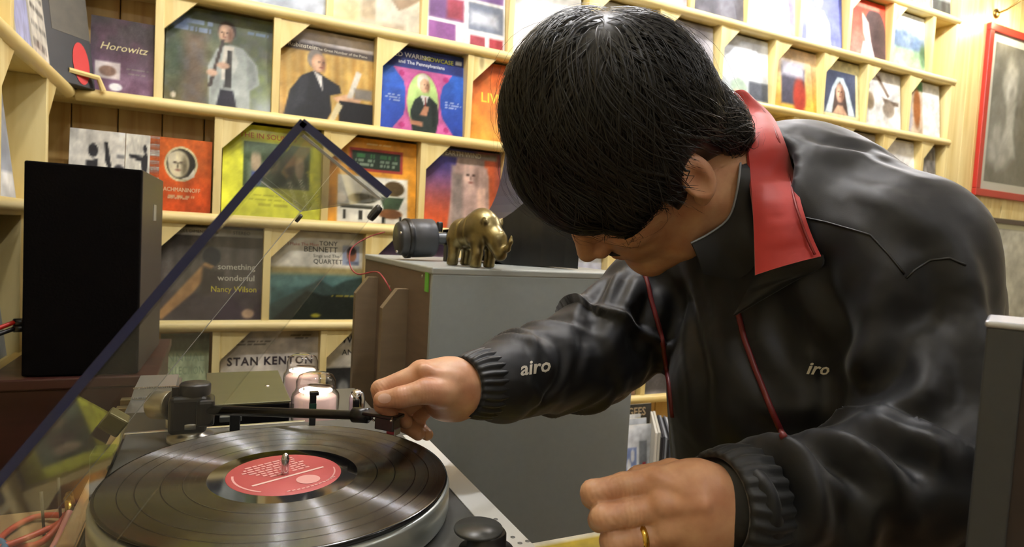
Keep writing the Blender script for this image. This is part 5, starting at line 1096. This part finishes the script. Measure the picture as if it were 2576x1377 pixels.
dt = smin(dt, s_chain(G, [SHF, D(1985, 560, .74), SHN], [.072, .105, .080], .05), .05)
ARMF = [SHF, ELF, D(1258, 962, .730)]; ARMN = [SHN, ELN, D(1905, 1272, .510)]
fa, Tf, Lf = arm(G, ARMF, [.078, .067, .047])
fa = smin(fa, s_cone(G, ARMF[-1], D(1222, 966, .714), .045, .034), .012)
na, Tn, Ln = arm(G, ARMN, [.076, .068, .049])
na = smin(na, s_cone(G, ARMN[-1], D(1872, 1274, .505), .048, .040), .012)
d = smin(dt, fa, .028); d = smin(d, na, .024)
# open neck
d = smax(d, -s_cone(G, D(1900, 500, .70), D(1800, 440, .675), .056, .075), .012)
JV, JF = surface(G, ax, d)
# refine once, then press the folds into the cloth
def vnormals(V, F):
    n = np.cross(V[F[:, 2]]-V[F[:, 0]], V[F[:, 3]]-V[F[:, 1]]); N = np.zeros_like(V)
    for i in range(4): np.add.at(N, F[:, i], n)
    return N/(np.linalg.norm(N, axis=1, keepdims=True)+1e-12)
def refine(V, F):
    n = len(V); m = len(F); E = np.concatenate([np.sort(F[:, [i, (i+1) % 4]], 1) for i in range(4)]); U, inv = np.unique(E, axis=0, return_inverse=True); inv = inv.ravel()
    fc = V[F].mean(1); ec = V[U].mean(1); W = np.concatenate([V, ec, fc]); e = [n+inv[i*m:(i+1)*m] for i in range(4)]; c = n+len(U)+np.arange(m)
    Q = np.concatenate([np.stack([F[:, i], e[i], c, e[(i+3) % 4]], 1) for i in range(4)])
    A = np.zeros_like(W); cnt = np.zeros(len(W))
    for i in range(4):
        for j in (1, 3): np.add.at(A, Q[:, i], W[Q[:, (i+j) % 4]]); np.add.at(cnt, Q[:, i], 1)
    return W*.4+.6*A/cnt[:, None], Q
J0 = BVHTree.FromPolygons([tuple(v) for v in JV], [tuple(int(i) for i in f) for f in JF])
JV, JF = refine(JV, JF)
NJ = vnormals(JV, JF)
if ((JV-JV.mean(0))*NJ).sum() < 0: NJ = -NJ
VG = [JV[:, 0], JV[:, 1], JV[:, 2]]
def angle(V, a, b):
    ax_ = (np.array(b)-np.array(a)); ax_ /= np.linalg.norm(ax_); e = np.cross(ax_, [0, 0, 1.]); e /= np.linalg.norm(e); f = np.cross(ax_, e); q = V-np.array(a); return np.arctan2(q@f, q@e)
disp = np.zeros(len(JV))
for pts, rs, folds in ((ARMF, [.078, .067, .047], [(.10, .010, .007, .3), (.135, -.006, .012, .8), (.165, .011, .009, 2.1), (.195, -.007, .010, 1.2), (.222, .012, .009, .2), (.250, -.006, .009, 2.6), (.275, .010, .008, 1.5), (.300, -.005, .009, .6), (.322, .009, .008, 2.9), (.345, -.005, .008, 1.), (.362, .008, .007, .4), (.385, .006, .006, 2.), (.40, -.004, .006, 2.)]),
                       (ARMN, [.076, .068, .049], [(.12, -.006, .016, .4), (.16, .008, .014, 1.3), (.20, -.008, .015, .2), (.235, .010, .013, 2.2), (.265, -.008, .013, 1.), (.30, .010, .013, .5), (.335, -.008, .014, 2.4), (.37, .010, .012, 1.7), (.40, -.006, .010, .1), (.425, .008, .010, 1.1), (.45, -.005, .008, .8), (.465, .006, .007, 2.)])):
    e, T_, L_a = arm(VG, pts, rs); w = smooth01((.022-np.abs(e))/.012)*smooth01((L_a+.004-T_)/.03)
    th = angle(JV, pts[1], pts[2])
    for (t0, amp, wd_, ph) in folds:
        x = T_-t0-.030*np.sin(th+ph)-.012*np.sin(2*th+ph*3)
        disp += w*amp*np.exp(-(x/wd_)**2)*(.55+.45*np.sin(th*1.0+ph*5))
def seg_dist(V, P):
    best = np.full(len(V), 9.); tt_ = np.zeros(len(V)); n = len(P)-1
    for i in range(n):
        a, b = P[i], P[i+1]; ab = b-a; t = np.clip(((V-a)@ab)/(ab@ab+1e-12), 0, 1); q = np.linalg.norm(V-a-t[:, None]*ab, axis=1)
        m = q < best; best = np.where(m, q, best); tt_ = np.where(m, (i+t)/n, tt_)
    return best, tt_
CREASES = [([(2000, 690), (2050, 780), (2075, 880)], .005, .016), ([(2235, 690), (2200, 800), (2170, 900), (2150, 980)], .008, .018), ([(2300, 740), (2290, 860), (2250, 980)], -.009, .016), ([(1950, 760), (1965, 860), (1995, 960)], -.006, .014),
  ([(2350, 900), (2270, 990), (2180, 1050)], .009, .018), ([(1725, 740), (1745, 840), (1765, 950), (1770, 1080)], -.007, .012), ([(1790, 720), (1815, 840), (1840, 960), (1850, 1080)], .006, .016), ([(2060, 380), (2160, 400), (2290, 450)], .004, .012), ([(2010, 330), (2120, 365), (2260, 400)], -.003, .010), ([(2140, 470), (2230, 500), (2330, 560)], .004, .014),
  ([(2330, 640), (2375, 740), (2400, 880), (2420, 1000)], -.012, .016), ([(2390, 640), (2430, 760), (2450, 900)], .006, .018), ([(2100, 620), (2070, 720), (2120, 820)], -.005, .014), ([(2080, 960), (2160, 980), (2260, 960), (2340, 900)], -.006, .014), ([(1900, 1000), (1980, 1030), (2060, 1030)], .005, .014), ([(1880, 880), (1930, 960), (1985, 1060)], -.005, .012),
  ([(1905, 1130), (1960, 1180), (1990, 1260), (1995, 1330)], -.010, .010), ([(1940, 1120), (2010, 1170), (2050, 1250), (2060, 1340)], .009, .010), ([(2000, 1105), (2090, 1150), (2140, 1230), (2150, 1330)], -.009, .011), ([(2060, 1095), (2160, 1130), (2230, 1200), (2260, 1300)], .010, .013), ([(2110, 1080), (2250, 1130), (2330, 1190)], -.008, .012), ([(2180, 1070), (2300, 1110), (2390, 1150)], .008, .012), ([(1900, 1200), (1950, 1250), (1960, 1330)], .006, .008), ([(2090, 1200), (2180, 1290), (2200, 1370)], .006, .010),
  ([(1530, 690), (1500, 760), (1480, 850)], -.008, .012), ([(1600, 720), (1560, 800), (1530, 900)], .008, .013), ([(1640, 700), (1620, 800), (1600, 900)], -.006, .012), ([(1560, 680), (1530, 740), (1500, 790)], .007, .010)]
for P, amp, wd_ in CREASES:
    Q = []
    for x, y in P:
        loc, nor, _, _ = J0.ray_cast(Vector(CAM), Vector(ray(x, y)).normalized())
        if loc is not None: Q.append(np.array(loc))
    if len(Q) > 1:
        Q = [np.array(q) for q in curve_pts(Q, 3)]; q, t = seg_dist(JV, Q); disp += amp*np.exp(-(q/wd_)**2)*np.sin(pi*(.12+.76*t))-.35*amp*np.exp(-((q-wd_*1.7)/(wd_*.8))**2)*np.sin(pi*(.12+.76*t))
JV = JV+NJ*disp[:, None]
jk = np_mesh('jacket', JV, JF, NYL, man)
JB = BVHTree.FromPolygons([tuple(v) for v in JV], [tuple(int(i) for i in f) for f in JF])
def on_jacket(x, y, off=.002, fb=.7):
    loc, nor, _, _ = JB.ray_cast(Vector(CAM), Vector(ray(x, y)).normalized())
    if loc is None: return Vector(D(x, y, fb)), Vector(-ray(x, y)).normalized()
    return loc+nor*off, nor
def dense(pts, step=8):
    out = []
    for i in range(len(pts)-1):
        n = max(1, int(max(abs(pts[i+1][0]-pts[i][0]), abs(pts[i+1][1]-pts[i][1]))/step))
        out += [tuple(np.array(pts[i])*(1-k/n)+np.array(pts[i+1])*k/n) for k in range(n)]
    return out+[pts[-1]]
RED = mat('piping_red', '641619', .5)
for pl_ in ([(1618, 676), (1636, 745), (1655, 815), (1672, 890), (1686, 970), (1694, 1050)], [(1858, 790), (1872, 850), (1900, 930), (1936, 1020), (1972, 1100)]):
    hit = [q for q in dense(pl_, 12) if JB.ray_cast(Vector(CAM), Vector(ray(*q)).normalized())[0] is not None and JB.ray_cast(Vector(CAM), Vector(ray(*q)).normalized())[3] < 1.02]
    obj('zip_piping', MB().tube([tuple(on_jacket(x, y, .001)[0]) for x, y in hit], .0031, 8), RED, jk)
# seams
for sm_ in ([(2010, 545), (2080, 560), (2150, 580), (2190, 592), (2235, 640), (2275, 690)], [(2280, 700), (2300, 680), (2340, 655), (2390, 650), (2430, 668)]):
    obj('seam', MB().tube([tuple(on_jacket(x, y, .0003)[0]) for x, y in dense(sm_, 12)], .0011, 6), mat('seam_black', '0a0a0c', .5), jk)
# elastic cuffs
CUFF = bpy.data.materials.new('cuff_nylon'); CUFF.use_nodes = True; _nyl(CUFF, '17191c', .5)
def cuff(a, b, r0, r1, nrib=26):
    a, b = np.array(a), np.array(b); ax_ = (b-a)/np.linalg.norm(b-a); e = np.cross(ax_, [0, 0, 1.]); e /= np.linalg.norm(e); f = np.cross(ax_, e); rows = []
    N = nrib*6
    for i in range(9):
        t = i/8; r = r0+(r1-r0)*t; bul = .0025*sin(pi*t)
        rows.append([tuple(a+(b-a)*t+(e*cos(2*pi*k/N)+f*sin(2*pi*k/N))*(r+bul+.0016*sin(2*pi*k/6+.8*sin(t*5+k*.07))*(1-.3*t))) for k in range(N+1)])
    rows.append([tuple(a+(b-a)*.96+(e*cos(2*pi*k/N)+f*sin(2*pi*k/N))*(r1-.004)) for k in range(N+1)])
    rows.append([tuple(a+(b-a)*.4+(e*cos(2*pi*k/N)+f*sin(2*pi*k/N))*(r1-.005)) for k in range(N+1)])
    return MB().grid(rows)
obj('cuff', cuff(D(1236, 963, .720), D(1166, 973, .692), .0400, .0325), CUFF, jk)
obj('cuff', cuff(D(1888, 1272, .508), D(1796, 1274, .495), .0470, .0415), CUFF, jk)
# logos on sleeve and chest
LOGO = mat('logo_silver', 'c9c3b6', .4)
def decal(txt, cx, cy, hgt, ang, squeeze, italic, nm, skip=0):
    TV, TF = text_polys(txt, hgt, bold=.03, italic=italic, squeeze=squeeze)
    V = []
    for a, b in TV:
        x = cx+a*cos(ang)+b*sin(ang); y = cy+a*sin(ang)-b*cos(ang)
        V.append(tuple(on_jacket(x, y, .0012)[0]))
    m = MB(); m.add(V, TF); obj(nm, m, LOGO, jk)
decal('airo', 1346, 940, 34, radians(-9), 1.0, .25, 'sleeve_logo')
decal('iro', 2056, 942, 30, radians(3), 1.15, .3, 'chest_logo')
# --- collar: red lined flap standing round the neck
REDC = mat('collar_red', 'ac231c', .6, 0., noise=.18, nscale=30, bump=.25, **{'Sheen Weight': .3})
inner = [(1838, 232, .735), (1864, 290, .722), (1880, 360, .706), (1888, 440, .690), (1894, 530, .672), (1898, 620, .655), (1900, 692, .645)]
outer = [(1880, 234, .742), (1940, 288, .728), (1972, 350, .708), (1996, 430, .688), (2018, 520, .666), (2042, 592, .650), (2066, 645, .638)]
BB = BVHTree.FromPolygons([tuple(v) for v in VV], [tuple(int(i) for i in f) for f in FF])
def proud(P, gap):
    out = []
    for x, y, dd in P:
        for T_ in (JB, BB):
            loc, nor, _, _ = T_.ray_cast(Vector(CAM), Vector(ray(x, y)).normalized())
            if loc is not None: dd = min(dd, float((np.array(loc)-CAM)@_f)-gap)
        out.append((x, y, dd))
    return out
def ribbon(A, B, n=26, m=10, bulge=.006, thick=.003):
    A = curve_pts([D(*p) for p in A], n//6+1); B = curve_pts([D(*p) for p in B], n//6+1); rows = []; back = []
    nn_ = []
    for i in range(len(A)):
        a, b = np.array(A[i]), np.array(B[i]); tdir = np.array(A[min(i+1, len(A)-1)])-np.array(A[max(i-1, 0)]); nr = np.cross(b-a, tdir); nr /= np.linalg.norm(nr)+1e-9
        if nr@(CAM-a) < 0: nr = -nr
        w = .0012*sin(i*1.1)+.0008*sin(i*2.3)
        row = [a+(b-a)*t+nr*(bulge*4*t*(1-t)+w*sin(pi*t)) for t in np.linspace(0, 1, m)]
        rows.append([tuple(p) for p in row]); back.append([tuple(p-nr*thick) for p in row])
    mb = MB(); mb.grid(rows); mb.grid(back)
    edge = lambda q: mb.grid(q)
    edge([rows[0], back[0]]); edge([rows[-1], back[-1]]); edge([[r[0] for r in rows], [r[0] for r in back]]); edge([[r[-1] for r in rows], [r[-1] for r in back]])
    return mb
outer = proud(outer, .010); inner = [(x, y, min(dd, o[2]+.010)) for (x, y, dd), o in zip(proud(inner, .006), outer)]
col = obj('collar', ribbon(inner, outer), REDC, man)
A = curve_pts([D(x+6*(1 if i else .5)-22, y-4, dd-.004) for i, (x, y, dd) in enumerate(outer)], 6)
obj('collar_stitch', MB().tube([tuple(p) for p in A], .0013, 6), mat('stitch_dark', '7d1814', .5), col)
# dark outside of the collar point
obj('collar_point', ribbon(proud([(1900, 690, .646), (1882, 725, .645), (1864, 760, .648), (1846, 792, .652)], .012), proud([(2068, 640, .637), (2064, 672, .637), (1990, 712, .640), (1850, 794, .651)], .008), 20, 8, .004), CUFF, man)
# far side of the collar behind the neck
obj('collar_back', ribbon([(1838, 232, .736), (1812, 300, .755), (1780, 400, .775), (1745, 500, .79), (1715, 600, .795)], [(1880, 236, .743), (1850, 320, .775), (1812, 430, .80), (1770, 540, .812), (1735, 640, .81)], 20, 8, .004), CUFF, man)
# grey shirt collar edge inside
sc_in = proud([(1868, 330, .712), (1864, 420, .692), (1852, 500, .676), (1832, 552, .664), (1786, 588, .660), (1740, 612, .66)], .003); sc_out = proud([(1900, 330, .722), (1904, 430, .702), (1908, 530, .684), (1912, 640, .672), (1860, 700, .668), (1770, 690, .668)], .004)
obj('shirt_collar', ribbon(sc_in, sc_out, 20, 6, .002), mat('shirt_grey', '141518', .6), man)
obj('shirt_edge', MB().tube(curve_pts([D(x-2, y, dd-.001) for x, y, dd in sc_in]), .0012, 6), mat('shirt_pale', '8d9196', .5), man)
# trousers and shoes, below the picture
TRO = mat('trouser_cloth', '22242a', .8, bump=.2, nscale=60)
G, ax = sgrid((.48, .22, .03), (.98, .82, .95), .012)
d = s_chain(G, [(.72, .50, .90), (.72, .50, .80)], [.150, .145], .03)
for yy, xx in ((.40, .70), (.60, .74)): d = smin(d, s_chain(G, [(.72, yy*.6+.5*.4, .80), (xx, yy, .45), (xx+.02, yy, .06)], [.095, .070, .058], .03), .03)
V, F = surface(G, ax, d); np_mesh('trousers', V, F, TRO, man)
for yy, xx in ((.40, .72), (.60, .76)):
    G, ax = sgrid((xx-.24, yy-.07, 0.0), (xx+.12, yy+.07, .13), .006)
    d = s_chain(G, [(xx+.05, yy, .045), (xx-.06, yy, .045), (xx-.16, yy, .035)], [.042, .040, .032], .02); d = smin(d, s_cone(G, (xx+.02, yy, .05), (xx+.02, yy, .11), .042, .045), .02); d = smax(d, .002-G[2], .004)
    V, F = surface(G, ax, d); np_mesh('shoe', V, F, mat('shoe_black', '141416', .4), man)
# --- hair: a dark cap with combed strands over it
HAIR = bpy.data.materials.new('hair_black'); HAIR.use_nodes = True
def _hair():
    p = HAIR.node_tree.nodes['Principled BSDF']; p.inputs['Base Color'].default_value = (*lin('14120f'), 1); p.inputs['Roughness'].default_value = .40; p.inputs['Specular IOR Level'].default_value = .42
_hair()
# hair volume in head coordinates
EC, ER = np.array((0, -.009, .046)), np.array((.0895, .0985, .1170))
def cap_d(P):
    q = (P-EC)/ER; return np.linalg.norm(q, axis=-1)
G, ax = sgrid((-.115, -.16, -.12), (.115, .13, .18), .003)
d = s_ell(G, EC, ER-.004)
d = smin(d, s_ell(G, (0, -.062, -.045), (.058, .036, .042)), .03)                    # nape
for s in (-1, 1): d = smin(d, s_ell(G, (s*.068, .026, .014), (.018, .044, .038)), .02)   # sides over the temples
d = smin(d, s_ell(G, (0, .070, .054), (.064, .026, .036)), .02)                      # fringe
# hairline: open towards the face
pl_ = (G[1]-.060)*.62-(G[2]-.012)*1.0
d = smax(d, np.where(G[1] > .02, (.018-G[2])*.8, -1).astype(np.float32), .006)
d = smax(d, (-.028-G[2])+.9*np.maximum(-G[1]-.03, 0)*-1., .01)
for s in (-1, 1): d = smax(d, -s_ell(G, (s*.092, -.020, -.016), (.030, .026, .032)), .008)      # clear of the ears
CV, CF = surface(G, ax, d)
CW_ = HC+HS*(CV@np.stack([HL, HF, HU], 0))
hair = np_mesh('hair', CW_, CF[:, ::-1], HAIR, man)
CB = BVHTree.FromPolygons([tuple(v) for v in CW_], [tuple(int(i) for i in f) for f in CF])
# strands: combed from the crown forward and round towards the ear
CN_W = np.array(hp(.012, -.085, .105)); CNP = np.array([1520., 70.]); SWP = np.array([1750., 90.])
def px_of(P):
    q = P-CAM; z = q@_f; return IMG_W/2+FPX*(q@_r)/z, IMG_H/2-FPX*(q@_u)/z
def strands(n, seed, lift, length, width, jitter):
    rs = np.random.RandomState(seed); V = []; F = []; steps = 10
    idx = rs.randint(0, len(CW_), n)
    for i0 in idx:
        q = Vector(CW_[i0]); ph = rs.randn()*jitter; L = length*(.55+.75*rs.rand()); off = lift*(.2+rs.rand()); pts = []; prev = None
        for k in range(steps):
            loc, nr, _, _ = CB.find_nearest(q)
            if nr.dot(q-Vector(HC)) < 0: nr = -nr
            t = k/(steps-1)
            hl = HB_@(np.array(loc)-HC)/HS
            bad = (hl[1] > .0 and hl[2] < .004) or (hl[1] > -.05 and hl[2] < -.016) or hl[2] < -.08 or (abs(hl[0]) > .05 and ((hl[1]+.022)/.026)**2+((hl[2]+.012)/.036)**2 < 1)
            if bad:
                if k < 7: break
                loc = Vector(pts[-1][0])
            pts.append((np.array(loc)+np.array(nr)*(off*sin(pi*min(1, .12+.7*t))), np.array(nr)))
            x, y = px_of(np.array(loc)); rad = np.array([x, y])-CNP; rl = np.linalg.norm(rad)+1e-6; sw = np.array([x, y])-SWP
            tan = np.array([sw[1], -sw[0]]); tl = np.linalg.norm(tan)+1e-6
            d2 = rad/rl*(.75 if tl > 150 else 1.2)+tan/tl*min(1, tl/260)*.8
            d3 = _r*d2[0]-_u*d2[1]
            if np.array(nr)@_f > 0: d3 = d3*.5+np.array((0, 0, -1.))*.6
            d3 = d3+np.cross(np.array(nr), d3)*sin(ph+.5*sin(3*t+ph*9))
            d3 = d3-np.array(nr)*(d3@np.array(nr)); d3 /= np.linalg.norm(d3)+1e-9
            if prev is not None: d3 = d3*.5+prev*.5; d3 /= np.linalg.norm(d3)+1e-9
            prev = d3
            q = Vector(np.array(loc)+d3*L/steps)
        if len(pts) < steps: continue
        o = len(V); w = width*(.6+.8*rs.rand())
        for k, (c, nr) in enumerate(pts):
            tg = pts[min(k+1, steps-1)][0]-pts[max(k-1, 0)][0]; sd = np.cross(tg, nr); sd /= np.linalg.norm(sd)+1e-9
            ww = w*(1-.85*(k/(steps-1))**2)*(.4 if k == 0 else 1)
            for e in (c-sd*ww, c+nr*ww*.8, c+sd*ww): V.append(e)
        for k in range(steps-1):
            a = o+3*k; F += [(a, a+1, a+4, a+3), (a+1, a+2, a+5, a+4)]
    return np.array(V), np.array(F)
for nm, args in (('hair_locks', (700, 1, .006, .13, .0021, .15)), ('hair_strands', (5200, 2, .009, .12, .00055, .22)), ('flyaway_hair', (160, 5, .020, .12, .00028, .5))):
    V, F = strands(*args); o = np_mesh(nm, V, F, HAIR, hair); o['kind'] = 'stuff'
# stubble-dark moustache and eyebrows
BROW = mat('brow_hair', '2a211c', .6)
def face_strip(pts, r):
    return MB().tube([tuple(hp(*p)) for p in curve_pts(pts, 5)], r, 8)
obj('moustache', face_strip([(-.022, .088, -.058), (-.008, .0985, -.0555), (.008, .0985, -.0555), (.022, .088, -.058)], .0028), BROW, man)
for s in (-1, 1): obj('eyebrow', face_strip([(s*.014, .0965, .023), (s*.030, .0955, .029), (s*.046, .084, .024)], .0032), BROW, man)
